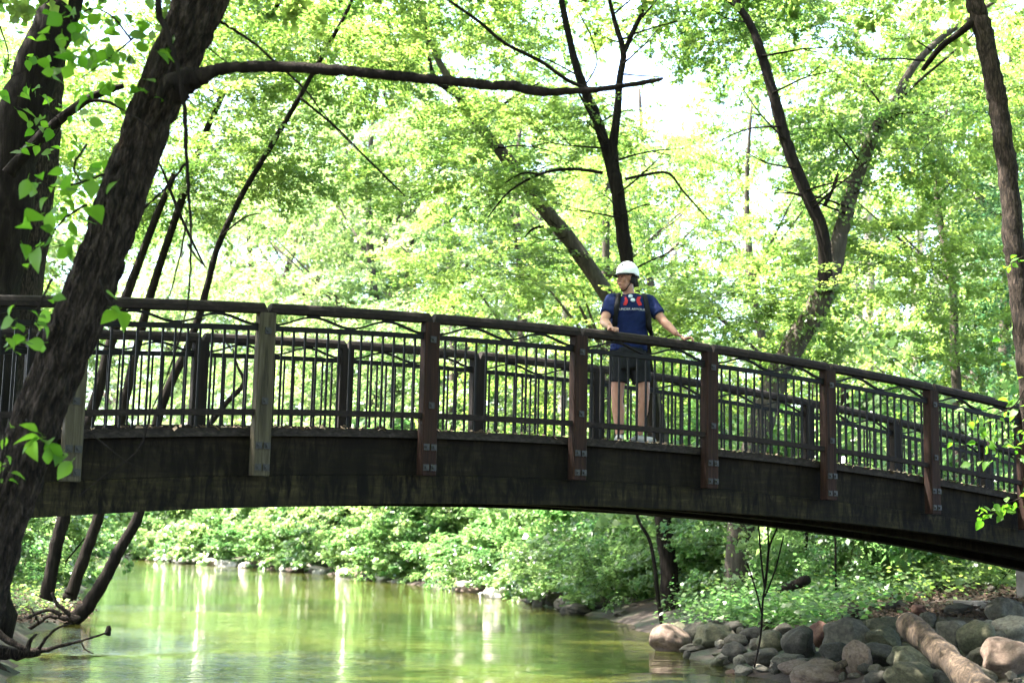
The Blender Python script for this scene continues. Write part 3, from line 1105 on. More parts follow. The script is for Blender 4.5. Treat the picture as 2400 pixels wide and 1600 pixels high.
# --- twin trunks at the far left, beyond the rail
b0 = at(30, 1380, 16.5)
tB = tree_empty('thick_grey_tree', 'thick grey brown trunk at the left edge behind the railing', b0.x, 16.5)
mb = MB()
px_limb(mb, D([(-190, 1500, 170), (-150, 1300, 150), (-85, 1120, 138), (-10, 900, 125), (30, 720, 118), (62, 520, 110), (85, 350, 100), (100, 220, 88), (118, 80, 76), (130, -40, 66), (150, -300, 40)]), 16.5, 20, 6, 81, .04)
place_child(mb, 'trunk', BARK_NEAR, tB)
add_crown(tB, ('m', 3), at(100, -600, 16.5), 1.1, 0, 1)
add_crown(tB, ('m', 1), (-2.6, 17.2, 12.6), 1.0, 1, .9)  # out-of-view crowns from here on, added over the river to shade the right bank
add_crown(tB, ('m', 4), (1.0, 17.8, 13.0), 1.0, 2, .85)
add_crown(tB, ('m', 2), (-0.5, 21.5, 13.8), 1.0, 2, .8)
b0 = at(-60, 1380, 15.0)
tB2 = tree_empty('black_leaning_tree', 'nearly black trunk leaning right at the top left corner', b0.x, 15.0)
mb = MB()
px_limb(mb, D([(-60, 1450, 170), (-50, 1200, 160), (-40, 900, 150), (-20, 650, 140), (10, 480, 130), (35, 330, 118), (70, 200, 108), (115, 80, 98), (155, -20, 88), (220, -200, 60), (260, -400, 30)]), 15, 20, 6, 82, .04)
place_child(mb, 'trunk', BARK_DARK, tB2)
place_child(px_limb(MB(), D([(20, 400, 34), (70, 340, 30), (120, 290, 25), (190, 235, 21), (235, 212, 20), (284, 197, 11)]), 14.2, 10, 5, 83), 'branch', BARK_DARK, tB2)
place_child(px_limb(MB(), D([(205, 232, 9), (235, 232, 8), (270, 245, 7), (320, 290, 6), (350, 345, 5), (375, 395, 5), (400, 460, 8), (430, 530, 7), (470, 612, 4)]), 13.6, 6, 5, 84), 'branch', BARK_DARK, tB2)
add_crown(tB2, ('m', 0), at(250, -550, 15), 1.1, 2, 1)

# --- near leaning trunk A
YA = 7.6
AP = [(-110, 1560, 150), (-55, 1390, 136), (-8, 1240, 126), (45, 1100, 120), (88, 983, 118), (145, 840, 116), (203, 700, 115), (252, 560, 113), (307, 400, 113), (348, 290, 114), (385, 200, 118), (430, 100, 122), (472, 0, 126), (540, -140, 118), (620, -350, 100), (700, -600, 60)]
b0 = at(AP[0][0], AP[0][1], YA)
tA = tree_empty('leaning_riverside_tree', 'big ridged bark trunk leaning across the left foreground with a long dead branch', b0.x, YA)


def bark_trunk(pl, Y, seg=72, sub=22):
    pts = [at(q[0], q[1], Y) for q in pl]
    rad = [q[2] / FPX * Y / 2 for q in pl]
    p, r = smooth_path(pts, rad, sub)
    n = len(p)
    T = np.gradient(p, axis=0)
    ln = np.concatenate([[0], np.cumsum(np.linalg.norm(np.diff(p, axis=0), axis=1))])
    T /= np.linalg.norm(T, axis=1)[:, None]
    ref = np.array([0, 1.0, 0])
    A = ref - T * (T @ ref)[:, None]
    A /= np.linalg.norm(A, axis=1)[:, None]
    B = np.cross(T, A)
    V = np.zeros((n, seg, 3))
    for i in range(n):
        for j in range(seg):
            a = 2 * math.pi * j / seg
            u = a * 1.0 + 0.35 * ln[i]
            q = Vector((math.cos(u) * 3.2, math.sin(u) * 3.2, ln[i] * 1.1))
            w1 = noise.noise(q * 1.1)
            ridge = abs(noise.noise(Vector((math.cos(u) * 6 + w1, math.sin(u) * 6 + w1, ln[i] * 2.6))))
            r2 = abs(noise.noise(Vector((math.cos(u) * 14 + 5, math.sin(u) * 14, ln[i] * 4.5))))
            rr = r[i] * (0.90 + 0.05 * w1) - 0.022 + 0.055 * min(ridge * 1.6, .6) + 0.018 * r2
            V[i, j] = p[i] + rr * (math.cos(a) * A[i] + math.sin(a) * B[i])
    f = [(i * seg + j, i * seg + (j + 1) % seg, (i + 1) * seg + (j + 1) % seg, (i + 1) * seg + j) for i in range(n - 1) for j in range(seg)]
    f.append(tuple(range(seg)))
    return MB().add(V.reshape(-1, 3), f)


place_child(bark_trunk(AP, YA), 'trunk', BARK_NEAR, tA)
dead = D([(400, 205, 78), (430, 185, 62), (455, 178, 46), (490, 164, 30), (530, 156, 28), (620, 153, 27), (720, 158, 27), (800, 164, 26), (880, 172, 25), (960, 180, 24), (1050, 188, 23), (1130, 197, 23), (1180, 198, 25), (1240, 211, 23), (1300, 210, 18), (1370, 206, 15), (1440, 196, 13), (1500, 186, 13), (1524, 180, 6)])
dead = [(a, b, w_, -0.15 - 0.5 * (a / 1500)) for a, b, w_ in dead]
mb = MB()
px_limb(mb, dead, YA, 12, 6, 91, .05, .06)
place_child(mb, 'dead_branch', BARK_DARK, tA, label='long bare dead branch reaching right')
for i, (l, dy) in enumerate([
        ([(350, -60, 20), (372, 40, 17), (398, 115, 13), (418, 200, 10), (425, 280, 11), (430, 400, 9), (437, 520, 7), (438, 600, 6), (430, 700, 5), (405, 800, 5), (378, 880, 4), (345, 950, 4), (325, 1020, 4), (285, 1062, 3), (230, 1100, 3), (180, 1140, 2)], -.45),
        ([(432, 370, 7), (395, 415, 6), (340, 470, 6), (330, 480, 4)], -.4),
        ([(432, 560, 6), (455, 595, 6), (475, 615, 3)], -.4),
        ([(430, 500, 5), (415, 580, 5), (395, 660, 4), (388, 680, 2)], -.4),
        ([(505, 50, 8), (545, 75, 7), (590, 105, 6), (650, 160, 6), (700, 205, 5), (750, 270, 4), (800, 325, 4), (850, 370, 3), (920, 440, 2)], .1),
        ([(475, 108, 4), (510, 135, 3), (545, 160, 3)], .1),
        ([(350, 300, 5), (300, 262, 4), (245, 235, 4)], -.3),
        ([(215, 1000, 4), (240, 1020, 4), (290, 1060, 3), (330, 1075, 2)], -.2)]):
    place_child(px_limb(MB(), D(l), YA + dy, 6, 5, 95 + i, .3, .1), 'dead_twig', BARK_DARK, tA)
for px, py, k in ((650, -900, 0), (1500, -1100, 1), (0, -900, 2)):  # crowns above the frame, added as canopy to cut sky light on the bridge
    add_crown(tA, ('m', k), at(px, py, YA + .5), 1.0, k, .9)

# foreground leaves one by one
def leaf_mesh():
    v, f = [], []
    prof = [(0.0, 0.015), (0.15, 0.26), (0.35, 0.40), (0.55, 0.36), (0.78, 0.20), (1.0, 0.0)]
    for x, w_ in prof:
        for s in (-1, 0, 1):
            v.append((x, s * w_, 0.22 * abs(s) * w_ - 0.18 * x * x))
    for i in range(len(prof) - 1):
        for j in range(2):
            f.append((i * 3 + j, (i + 1) * 3 + j, (i + 1) * 3 + j + 1, i * 3 + j + 1))
    v += [(-0.28, 0.008, 0.03), (-0.28, -0.008, 0.03)]
    n = len(v)
    f.append((n - 2, n - 1, 0, 2))
    me = MB().add(v, f).mesh('leaf')
    me.polygons.foreach_set('use_smooth', [True] * len(me.polygons))
    me.materials.append(LEAF_NEAR)
    a = me.attributes.new('tint', 'FLOAT', 'FACE')
    a.data.foreach_set('value', [0.5] * len(me.polygons))
    return me


LEAFM = leaf_mesh()


def leafy_branch(parent, pl, Y, n, spread, size, seed, label=None):
    rg = random.Random(seed)
    mb = MB()
    P = []
    for q in pl: P.append(at(q[0] * S, q[1] * S, Y + (q[2] if len(q) > 2 else 0)))
    limb(mb, P, list(np.linspace(0.008, 0.002, len(P))), 5, 4, 0.3, seed)
    br = place_child(mb, 'leafy_branch', BARK_DARK, parent, label=label)
    pp, _ = smooth_path(P, [1] * len(P), 6)
    for i in range(n):
        t = pp[rg.randrange(2, len(pp))]
        o = bpy.data.objects.new('leaf', LEAFM)
        off = Vector((rg.uniform(-1, 1), rg.uniform(-1, 1), rg.uniform(-1, .5))) * spread
        o.location = Vector(t) + off - Vector(parent.location)
        s = size * rg.uniform(0.6, 1.25)
        o.scale = (s, s, s)
        o.scale = (s, s * rg.uniform(.7, 1.15), s * rg.uniform(.3, 2.5))
        o.rotation_euler = (rg.gauss(0, .7), rg.gauss(0.35, .5), rg.uniform(0, 6.28))
        link(o, br)


leafy_branch(tA, [(340, 60), (280, 110), (230, 150), (170, 190)], YA - .3, 60, .24, .09, 1)
leafy_branch(tA, [(300, 90), (260, 40), (210, 20), (150, 60)], YA - .2, 50, .24, .09, 2)
leafy_branch(tA, [(240, 400), (180, 420), (120, 430), (80, 410)], YA - .4, 22, .13, .09, 3)
leafy_branch(tA, [(200, 470), (150, 500), (110, 545), (70, 580)], YA - .5, 16, .12, .11, 4)
leafy_branch(tA, [(120, 640), (90, 700), (70, 750), (40, 770)], YA - .5, 20, .12, .075, 5)
leafy_branch(tA, [(60, 960), (90, 1000), (120, 1020), (150, 1050)], YA - .5, 9, .05, .11, 6)
leafy_branch(tA, [(0, 960), (10, 1000), (5, 1060), (0, 1120)], YA - .4, 12, .06, .07, 7)
leafy_branch(tA, [(230, 640), (250, 690), (265, 700), (272, 705)], YA - .5, 4, .03, .11, 8)
leafy_branch(tB2, [(0, 60, 0), (20, 130, 0), (10, 180, 0), (60, 160, 0)], 13, 46, .4, .13, 9)
leafy_branch(tB2, [(100, 250), (140, 280), (120, 320), (90, 330)], 13, 20, .2, .11, 10)
leafy_branch(tA, [(200, 330), (170, 380), (190, 420), (230, 430)], YA, 20, .2, .08, 12)
leafy_branch(tG, [(2360, 880), (2330, 930), (2290, 950), (2270, 960)], YG - .8, 30, .25, .085, 13)
leafy_branch(tG, [(2390, 940), (2350, 990), (2310, 1010), (2285, 1030)], YG - .8, 34, .25, .08, 14)
leafy_branch(tG, [(2380, 1120), (2340, 1145), (2300, 1160), (2260, 1178)], YG - .8, 30, .09, .085, 15)
leafy_branch(tG, [(2350, 590), (2330, 600), (2320, 605), (2310, 600)], YG - .5, 7, .07, .09, 16)
leafy_branch(tG, [(2350, 720), (2340, 760), (2330, 790), (2345, 820)], YG + .5, 16, .2, .085, 17)

# ------------------------------------------------------------------ woods behind
TRUNKS = []
for i in range(4):
    rg = np.random.default_rng(100 + i)
    mb = MB()
    x, y = 0.0, 0.0
    pts = [(0, 0, -0.3)]
    for z in (2, 4, 6.5, 9, 12, 15):
        x += rg.normal(0, .22)
        y += rg.normal(0, .22)
        pts.append((x, y, z))
    limb(mb, pts, [.24, .2, .18, .16, .13, .09, .04], 10, 4, .05, i)
    for q in range(6):
        h = rg.uniform(3.5, 11)
        k = min(int(h / 2.5) + 1, 5)
        a = rg.uniform(0, 6.28)
        L = rg.uniform(1.8, 3.5)
        b = np.array(pts[k])
        limb(mb, [b, b + np.array([math.cos(a) * L * .5, math.sin(a) * L * .5, L * .45]), b + np.array([math.cos(a) * L, math.sin(a) * L, L * .9])], [.07, .045, .015], 6, 4, .1, q)
    for bk in ('d', 'p'):
        me = mb.mesh('trunk')
        me.polygons.foreach_set('use_smooth', [True] * len(me.polygons))
        me.materials.append(BARK_GREY if bk == 'd' else BARK_PALE)
        TRUNKS.append(me)

SKYGAPS = [(1590, 300, 60), (1130, 60, 60), (2150, 520, 35), (1480, 120, 30), (1700, 400, 20), (930, 330, 20)]


def in_gap(P, r):
    q = topx(P)
    R = r / P[1] * FPX
    for gx_, gy_, gr in SKYGAPS:
        if math.hypot(q[0] - gx_, q[1] - gy_) < gr + 0.36 * R: return True
    return False


WOOD_G = 'background trees of the wood beyond the river'


def wood_tree(x, y, h, kind, seed, label, pale=False, ncrown=3, low=0.35, group=WOOD_G, twigs=False):
    rg = random.Random(seed)
    t = thing('woodland_tree', label, 'tree', (x, y, gz(x, y)), rg.uniform(0, 6.28), group)
    o = bpy.data.objects.new('trunk', TRUNKS[(seed % 4) * 2 + (1 if pale else 0)])
    o.scale = (h / 15 * 1.0, h / 15 * 1.0, h / 15)
    link(o, t)
    n = {'m': 5, 'f': 3, 'c': 2}[kind]
    for i in range(ncrown):
        z = h * (low + (1.0 - low) * i / max(1, ncrown - 1)) - (0.8 if i == ncrown - 1 else 0)
        me, tw = CROWNS[(kind, rg.randrange(n))]
        s = rg.uniform(0.85, 1.15) * (0.75 if i == ncrown - 1 else 1.0)
        ox, oy = rg.uniform(-1, 1) * 1.2, rg.uniform(-1, 1) * 1.2
        if y > 20 and in_gap((x, y, t.location.z + z), 3.8 * s): continue
        for nm, mm in (('crown', me), ('twigs', tw)):
            if nm == 'twigs' and not twigs: continue
            c = bpy.data.objects.new(nm, mm)
            c.location = (ox, oy, z)
            if nm == 'twigs':
                c.location = keep
                c['kind'] = 'stuff'
            keep = c.location.copy()
            c.scale = (s, s, s)
            c.rotation_euler = (0, 0, i * 2.1 + seed) if nm == 'crown' else (0, 0, i * 2.1 + seed)
            link(c, t)
    return t


# middle rows
LABF = 'leafy green background tree of the wood behind the bridge'
rg = random.Random(3)
sd0 = 0
GAPS = [(1590, 290, 45, 90), (1640, 340, 40, 60), (1130, 60, 70, 60), (2160, 510, 60, 60), (1830, 130, 60, 40)]
for y, xs, h, kind in (
        (33, (-13, 9.5, 15), 12.5, 'm'),
        (38, (-17, 2.5, 12.0), 14, 'm'),
        (46, (-20, 0.5, 8.5, 18), 16, 'm'),
        (56, (-22, -2.5, 5.5, 14, 22), 19, 'f'),
        (68, (-27, -6, 1, 10, 19, 28), 22, 'f'),
        (84, (-12, -4, 7, 18, 32), 26, 'f'),
        (104, (-46, -22, -12, 2, 20, 38), 28, 'f'),
        (128, (-54, -40, -30, -17, 4, 30), 30, 'f')):
    for x in xs:
        xx = x + rg.uniform(-.9, .9)
        yy = y + rg.uniform(-1.8, 1.8)
        if river_sd([(xx, yy)])[0] < 0.6: continue
        k = kind
        if x > 12 and kind == 'm' and y < 50: k = 'c'
        sd0 += 1
        hh = h * rg.uniform(.85, 1.1)
        pale = rg.random() < .35
        s = {'m': 1, 'c': 1, 'f': 1}[kind]
        t = wood_tree(xx, yy, hh, k, sd0, LABF, pale, 4 if h > 15 else 3, low=.2 if y > 40 else .38, twigs=(y < 50))
for x, y in ((-9.5, 78), (-15, 88), (-20, 97), (-26, 108), (-33, 118), (-40, 128), (-6.5, 70), (-24, 125), (-12, 100)):
    sd0 += 1
    wood_tree(x, y, 24 + sd0 % 5, 'f', sd0, LABF, False, 5, low=.12)
# a few singled-out pale trunks
for px, Y, h, lab in ((855, 58, 19, 'pale thin trunk glimpsed in the far foliage above the left of the railing'), (1018, 64, 20, 'pinkish pale trunk upright in the far foliage near the picture centre'), (1318, 50, 13, 'white thin birch-like trunk left of the helmeted man'), (912, 44, 9, 'pale straight trunk seen through the railing left of the centre'), (2040, 40, 17, 'pale upright trunk above the V-shaped tree at the upper right')):
    p = at(px, 1320, Y)
    if river_sd([(p.x, Y)])[0] < 0.3:
        Y = Y + 22
        p = at(px, 1320, Y)
    t = thing('pale_trunk_tree', lab, 'tree', (p.x, Y, gz(p.x, Y)))
    mb = MB()
    lx = rg.uniform(-.5, .5)
    limb(mb, [(p.x, Y, -.2), (p.x + lx * .3, Y, h * .3), (p.x - lx * .5, Y, h * .6), (p.x + lx, Y, h)], [.24 * Y / 50, .2 * Y / 50, .17 * Y / 50, .06], 10, 6, .04, int(px))
    place_child(mb, 'trunk', BARK_PALE, t)
    add_crown(t, ('f', int(px) % 3), (p.x, Y + 1, h), .8, 1, .7, False)

# unseen trees around and behind the camera, added to block sky light
for i, (x, y, h) in enumerate(((-9, 6, 13), (-11, 12, 14), (8.5, 9, 13), (10, 15, 14), (-6, -3, 14), (3, -6, 15), (9, -1, 14), (-12, -8, 15), (12, 4, 14), (-2, -12, 15), (14, 22, 15), (-13, 20, 13))):
    wood_tree(x, y, h, 'm', 300 + i, 'unseen leafy tree added on the near bank to block sky light', False, 3, low=.55, group='unseen trees added to block sky light')

# shrubs along the right bank, herbs and bushes
SHR = 'shrubs along the far bank'


def blocks(x, y, z=.8):
    q = topx((x, y, z))[0]
    return (1475 < q < 1650 and y < 28.8) or (1650 < q < 1800 and y < 26.8)


def shrub(x, y, s, i, k, label, group=SHR, z=None, sq=1.0, name='shrub'):
    if blocks(x, y): return
    g = gz(x, y) if z is None else z
    t = thing(name, label, 'shrub', (x, y, max(g, 0)), i * 1.7, group)
    me, tw = CROWNS[('b', k)]
    for nm, mm in (('foliage', me), ('stems', tw)):
        o = bpy.data.objects.new(nm, mm)
        o.location = (0, 0, 0.72 * s * sq)
        o.scale = (s, s, s * sq)
        if nm == 'stems': o['kind'] = 'stuff'
        link(o, t)


rg = random.Random(9)
n = 0
bank = [RIVER[i] for i in range(8, 18)]
tot = 0
pts = []
for a, b in zip(bank[:-1], bank[1:]):
    L = math.hypot(b[0] - a[0], b[1] - a[1])
    stp = 1.7 if a[1] < 50 else 3.0
    m_ = max(1, int(L / stp))
    for q in range(m_):
        t = (q + rg.random() * .6) / m_
        nx, ny = (b[1] - a[1]) / L, -(b[0] - a[0]) / L
        x, y = a[0] + (b[0] - a[0]) * t, a[1] + (b[1] - a[1]) * t
        sc = 1.0 + 0.014 * (y - 20)
        for row, dd in enumerate((0.9, 2.8, 5.2)):
            if y < 30 and row == 0 and q % 2: continue
            d = dd * (1 + 0.012 * max(0, y - 30)) + rg.uniform(-.4, .4)
            pts.append((x + nx * d, y + ny * d, sc * rg.uniform(.75, 1.25) * (0.85 + .28 * row), row))
for i, (x, y, s, row) in enumerate(pts):
    k = (i * 7) % 4 if y > 26 else (0, 2)[i % 2]
    pxx = topx((x, y, 1))[0]
    if (1490 < pxx < 1640 and y < 28.6) or (1660 < pxx < 1790 and y < 26.8): continue
    if y > 45: k = (1, 3)[i % 2]
    lab = ('low leafy shrub overhanging the far bank of the river', 'mid-height shrub behind the bank shrubs', 'tall dense shrub at the edge of the wood')[row]
    shrub(x, y, s, i, k, lab, ('low shrubs on the far bank', 'mid-height shrubs on the far bank', 'tall shrubs at the wood edge')[row], sq=(0.8, 1.0, 1.3)[row])
# shrub screen seen through the railing (further back, right)
i = 500
for y, x0, x1, st, s in ((30, 6, 13, 1.9, 1.5), (34, 5, 17, 2.2, 1.8), (40, 4, 22, 2.6, 2.1), (24, 6.5, 12, 1.6, 1.0), (48, 3, 26, 3.4, 2.6), (60, 0, 30, 4, 3.2)):
    x = x0
    while x < x1:
        shrub(x + rg.uniform(-.5, .5), y + rg.uniform(-1, 1), s * rg.uniform(.8, 1.2), i, i % 4 if y < 45 else (1, 3)[i % 2], 'bushy undergrowth in the wood to the right behind the bridge', 'undergrowth bushes in the wood', sq=1.1)
        x += st
        i += 1
# left bank shrubs
for (x, y, s) in ((-9.5, 27, .8), (-11, 31, 1.2), (-12.5, 35, 1.4), (-10.5, 24, .9), (-14, 42, 1.8), (-17, 50, 2.2), (-22, 62, 3), (-28, 74, 3.5), (-34, 84, 4), (-13, 28, 1.4), (-16, 36, 2), (-9.6, 20.5, .7), (-42, 96, 4), (-52, 104, 4.5)):
    shrub(x, y, s, i, i % 4, 'leafy bush on the left bank behind the trunks', 'left bank bushes')
    i += 1

# herbs / ground cover
def herbs(name, pts, mat, leaf, per, seed, hgt=.25, rad=.25):
    rg = np.random.default_rng(seed)
    Q = []
    T = []
    for (x, y) in pts:
        z = max(gz(x, y), 0.0)
        n = per
        a = rg.uniform(0, 6.28, n)
        rr = rad * rg.uniform(0, 1, n) ** .5
        c = np.stack([x + np.cos(a) * rr, y + np.sin(a) * rr, z + rg.uniform(.15, 1, n) * hgt * rg.uniform(.6, 1.3)], 1)
        dv = np.stack([np.cos(a), np.sin(a), rg.normal(-.1, .35, n)], 1)
        dv /= np.linalg.norm(dv, axis=1)[:, None]
        nr = np.stack([rg.normal(0, .4, n), rg.normal(-.2, .4, n), np.ones(n)], 1)
        sv = np.cross(nr, dv)
        sv /= np.linalg.norm(sv, axis=1)[:, None]
        s = leaf * rg.uniform(.6, 1.3, n)[:, None]
        Q.append(np.stack([c, c + dv * s * .45 + sv * s * .38, c + dv * s, c + dv * s * .45 - sv * s * .38], 1))
        T.append(np.clip(rg.uniform(.2, .8) + rg.normal(0, .15, n), 0, 1))
    o = obj_from(name, quads_mesh(name, np.concatenate(Q), mat, np.concatenate(T)))
    return tag(o, kind='stuff')


rr = np.random.default_rng(8)
P = []
for (px, py, sx, sy, n) in ((1900, 1420, 90, 35, 130), (2050, 1330, 110, 30, 120), (1820, 1440, 60, 40, 70), (2000, 1360, 130, 30, 60), (2150, 1300, 90, 25, 120), (1700, 1450, 60, 20, 60), (1950, 1280, 120, 25, 120)):
    for _ in range(n):
        g = ground_at(px + rr.normal(0, sx), min(1480, py + rr.normal(0, sy)), 14)
        if g.z > 0.1 and 14 < g.y < 40: P.append((g.x, g.y))
tag(herbs('ground_plants', P, LEAF_HERB, .09, 32, 1, .42, .28), 'low bright green herbs growing above the boulders', 'ground plants')
P = []
for _ in range(420):
    y = rr.uniform(20, 36)
    x = rr.uniform(2.6, 10)
    if river_sd([(x, y)])[0] > 0.4 and not blocks(x, y): P.append((x, y))
tag(herbs('undergrowth', P, LEAF, .09, 30, 2, .45, .4), 'fresh green undergrowth under the trees right of the river', 'undergrowth')
P = []
for _ in range(300):
    y = rr.uniform(13, 34)
    x = rr.uniform(-13, -4.5)
    if river_sd([(x, y)])[0] > .5: P.append((x, y))
tag(herbs('bank_grass', P, LEAF, .11, 26, 3, .28, .35), 'green grass and weeds on top of the left bank', 'grass')

P = []
for _ in range(90):
    g = ground_at(rr.uniform(-20, 150), rr.uniform(1340, 1450), 12, 30)
    if river_sd([(g.x, g.y)])[0] > .25: P.append((g.x, g.y))
tag(herbs('bank_weeds', P, LEAF, .07, 16, 5, .16, .25), 'patchy weeds on the brown mound of the left bank', 'weeds')
LIT = mat_noise('fallen_leaves', [(0.3, (0.012, 0.008, 0.005)), (0.6, (0.06, 0.036, 0.022)), (0.8, (0.13, 0.09, 0.065))], 30, rough=0.9, bump=0)
P = []
for _ in range(900):
    g = ground_at(rr.uniform(-20, 190), rr.uniform(1340, 1460), 12, 30) if _ % 2 else ground_at(rr.uniform(1980, 2400), rr.uniform(1370, 1450), 12, 30)
    if river_sd([(g.x, g.y)])[0] > .05: P.append((g.x, g.y))
tag(herbs('leaf_litter', P, LIT, .06, 14, 6, .05, .3), 'brown fallen leaves covering the dirt of both banks', 'leaf litter')
# ------------------------------------------------------------------ rocks
ROCKM = []
for nm, cs in (('grey', [(0.3, (0.024, 0.021, 0.014)), (0.5, (0.052, 0.045, 0.033)), (0.72, (0.093, 0.082, 0.061))]), ('olive', [(0.3, (0.018, 0.017, 0.008)), (0.5, (0.045, 0.043, 0.023)), (0.72, (0.083, 0.076, 0.046))]),
               ('pink', [(0.3, (0.042, 0.027, 0.020)), (0.5, (0.097, 0.066, 0.049)), (0.72, (0.145, 0.110, 0.086))]), ('dark', [(0.3, (0.011, 0.010, 0.006)), (0.5, (0.027, 0.024, 0.018)), (0.72, (0.052, 0.044, 0.036))]),
               ('pale', [(0.3, (0.060, 0.050, 0.038)), (0.5, (0.118, 0.104, 0.081)), (0.72, (0.173, 0.159, 0.128))]), ('red', [(0.3, (0.033, 0.012, 0.008)), (0.5, (0.060, 0.027, 0.017)), (0.72, (0.090, 0.049, 0.031))])):
    ROCKM.append(mat_noise(nm + '_stone', cs, 5, rough=.85, bump=.6, bscale=14, dist=.5, bdist=.02, spec=.3))
ROCKM.append(mat_noise('bleached_stone', [(0.3, (0.16, 0.14, 0.12)), (0.5, (0.3, 0.27, 0.24)), (0.72, (0.42, 0.39, 0.35))], 5, rough=.85, bump=.6, bscale=14, bdist=.02))
RI = dict(bleached=6, grey=0, olive=1, pink=2, dark=3, pale=4, red=5)


def rock_mesh(seed, angular=.35):
    bm = bmesh.new()
    bmesh.ops.create_icosphere(bm, subdivisions=4, radius=1)
    o = Vector((seed * 3.1, seed * 1.7, seed * .9))
    rg = random.Random(seed)
    planes = []
    for _ in range(9):
        d = Vector((rg.gauss(0, 1), rg.gauss(0, 1), rg.gauss(0, 1))).normalized()
        planes.append((d, rg.uniform(.66, .95)))
    for v in bm.verts:
        p = v.co.copy()
        for d, h in planes:
            e = p.dot(d) - h
            if e > 0: p -= d * e * .93
        p *= 1 + .24 * noise.noise(p * 1.1 + o) + .09 * noise.noise(p * 2.6 + o) + .015 * noise.noise(p * 9 + o)
        v.co = p
    me = bpy.data.meshes.new('rock')
    bm.to_mesh(me)
    bm.free()
    me.polygons.foreach_set('use_smooth', [True] * len(me.polygons))
    return me


RM = {}


def rock(px, py, w, h, mat, label, i, group=None, name='boulder', cat='rock', yoff=0):
    """bottom of the rock is at py + h/2"""
    g = ground_at(px, py + h * .42, 10)
    Y = g.y
    key = (i % 9, mat)
    if key not in RM:
        me = rock_mesh(i % 9 + 1)
        me.materials.append(ROCKM[RI[mat]])
        RM[key] = me
    r = w / FPX * Y / 2
    rz = h / FPX * Y / 2
    o = bpy.data.objects.new(name, RM[key])
    c = at(px, py, Y)
    o.location = (c.x, Y + r * .3, c.z)
    rg = random.Random(i * 13)
    o.scale = (r * 1.12, r * 1.12, rz * 1.2)
    o.rotation_euler = (rg.uniform(-.15, .15), rg.uniform(-.2, .2), rg.uniform(0, 6.28))
    link(o)
    tag(o, label, cat, group)
    return o


RK = [
    (1989, 1496, 104, 84, 'grey', 'largest grey brown boulder in the middle of the pile left of the log'),
    (1878, 1511, 76, 72, 'dark', 'dark round boulder left of the largest grey brown one'),
    (1810, 1505, 62, 52, 'olive', 'pale olive boulder beside the thin sapling stem'),
    (1926, 1490, 50, 56, 'red', 'rusty red brown stone wedged between two dark boulders'),
    (2072, 1468, 66, 46, 'olive', 'olive boulder just left of the cut log end, upper one'),
    (2076, 1502, 80, 58, 'olive', 'olive boulder with a lit top under the cut log end'),
    (1998, 1437, 50, 42, 'dark', 'dark grey stone among the green plants above the pile'),
    (2155, 1433, 40, 34, 'red', 'small reddish stone behind the log end'),
    (2176, 1455, 40, 40, 'grey', 'small grey stone right behind the log end'),
    (2235, 1490, 76, 68, 'grey', 'grey boulder right behind the middle of the log'),
    (2298, 1500, 88, 80, 'olive', 'broad olive boulder with a tan top right of the log'),
    (2360, 1434, 76, 60, 'grey', 'smooth grey boulder uppermost at the right edge'),
    (2378, 1478, 84, 58, 'pale', 'pale sunlit boulder at the right edge'),
    (2370, 1541, 112, 92, 'pink', 'big pinkish tan boulder in the bottom right corner'),
    (2298, 1544, 50, 46, 'grey', 'small bluish grey round stone right of the log'),
    (2137, 1550, 104, 58, 'olive', 'greenish grey flat boulder left of the log base'),
    (2065, 1538, 84, 58, 'dark', 'dark brown boulder left of the greenish flat one'),
    (2012, 1547, 64, 76, 'pink', 'upright stone with a pink top by the driftwood stick'),
    (2150, 1590, 120, 62, 'olive', 'wide low boulder at the bottom edge left of the log'),
    (2063, 1596, 60, 44, 'dark', 'dark boulder cut off by the bottom edge'),
    (1920, 1582, 112, 56, 'pink', 'pinkish flat rock at the waterline at the bottom'),
    (1867, 1567, 72, 34, 'pink', 'low pale pink rock at the waterline'),
    (1852, 1549, 70, 36, 'grey', 'low grey rock behind the pink waterline rock'),
    (1795, 1543, 80, 44, 'grey', 'sloping grey rock at the water by the sapling foot'),
    (1724, 1530, 54, 42, 'dark', 'small dark wet boulder left of the sapling foot'),
    (1726, 1502, 50, 34, 'grey', 'small grey boulder up behind the dark wet one'),
    (1576, 1500, 86, 62, 'pink', 'tan boulder with a pink base, leftmost of the pile'),
    (1674, 1492, 92, 54, 'olive', 'big pale olive boulder second from the left end of the pile'),
    (1632, 1488, 52, 46, 'grey', 'grey boulder between the two leftmost big ones'),
    (1628, 1518, 56, 18, 'grey', 'flat wet stone in the water at the left end'),
    (1730, 1474, 64, 32, 'dark', 'long dark flat stone behind the pile'),
    (1692, 1468, 60, 30, 'dark', 'low dark stone at the foot of the bank'),
    (1787, 1567, 44, 16, 'pale', 'small wet pale stone in the shallow water'),
    (1730, 1572, 50, 9, 'red', 'reddish stone just breaking the water surface'),
    (2225, 1592, 60, 50, 'dark', 'dark stone under the lower part of the log'),
    (2300, 1590, 70, 50, 'grey', 'grey stone beyond the log base at the bottom edge'),
    (2340, 1500, 50, 40, 'grey', 'grey stone wedged between the pale and olive boulders'),
    (1960, 1530, 60, 44, 'dark', 'dark stone under the largest boulder'),
    (2195, 1520, 60, 50, 'dark', 'shaded stone under the middle of the log'),
    (1770, 1490, 56, 36, 'dark', 'dark stone behind the sapling stem'),
    (2100, 1420, 50, 30, 'dark', 'dark earth covered stone upslope of the log end'),
    (2250, 1430, 60, 30, 'dark', 'dark stone in the shade below the abutment'),
    (1840, 1480, 50, 34, 'grey', 'grey stone half hidden by green plants'),
]
for i, (px, py, w_, h_, mt, lab) in enumerate(RK):
    rock(px, py, w_, h_, mt, lab, i)
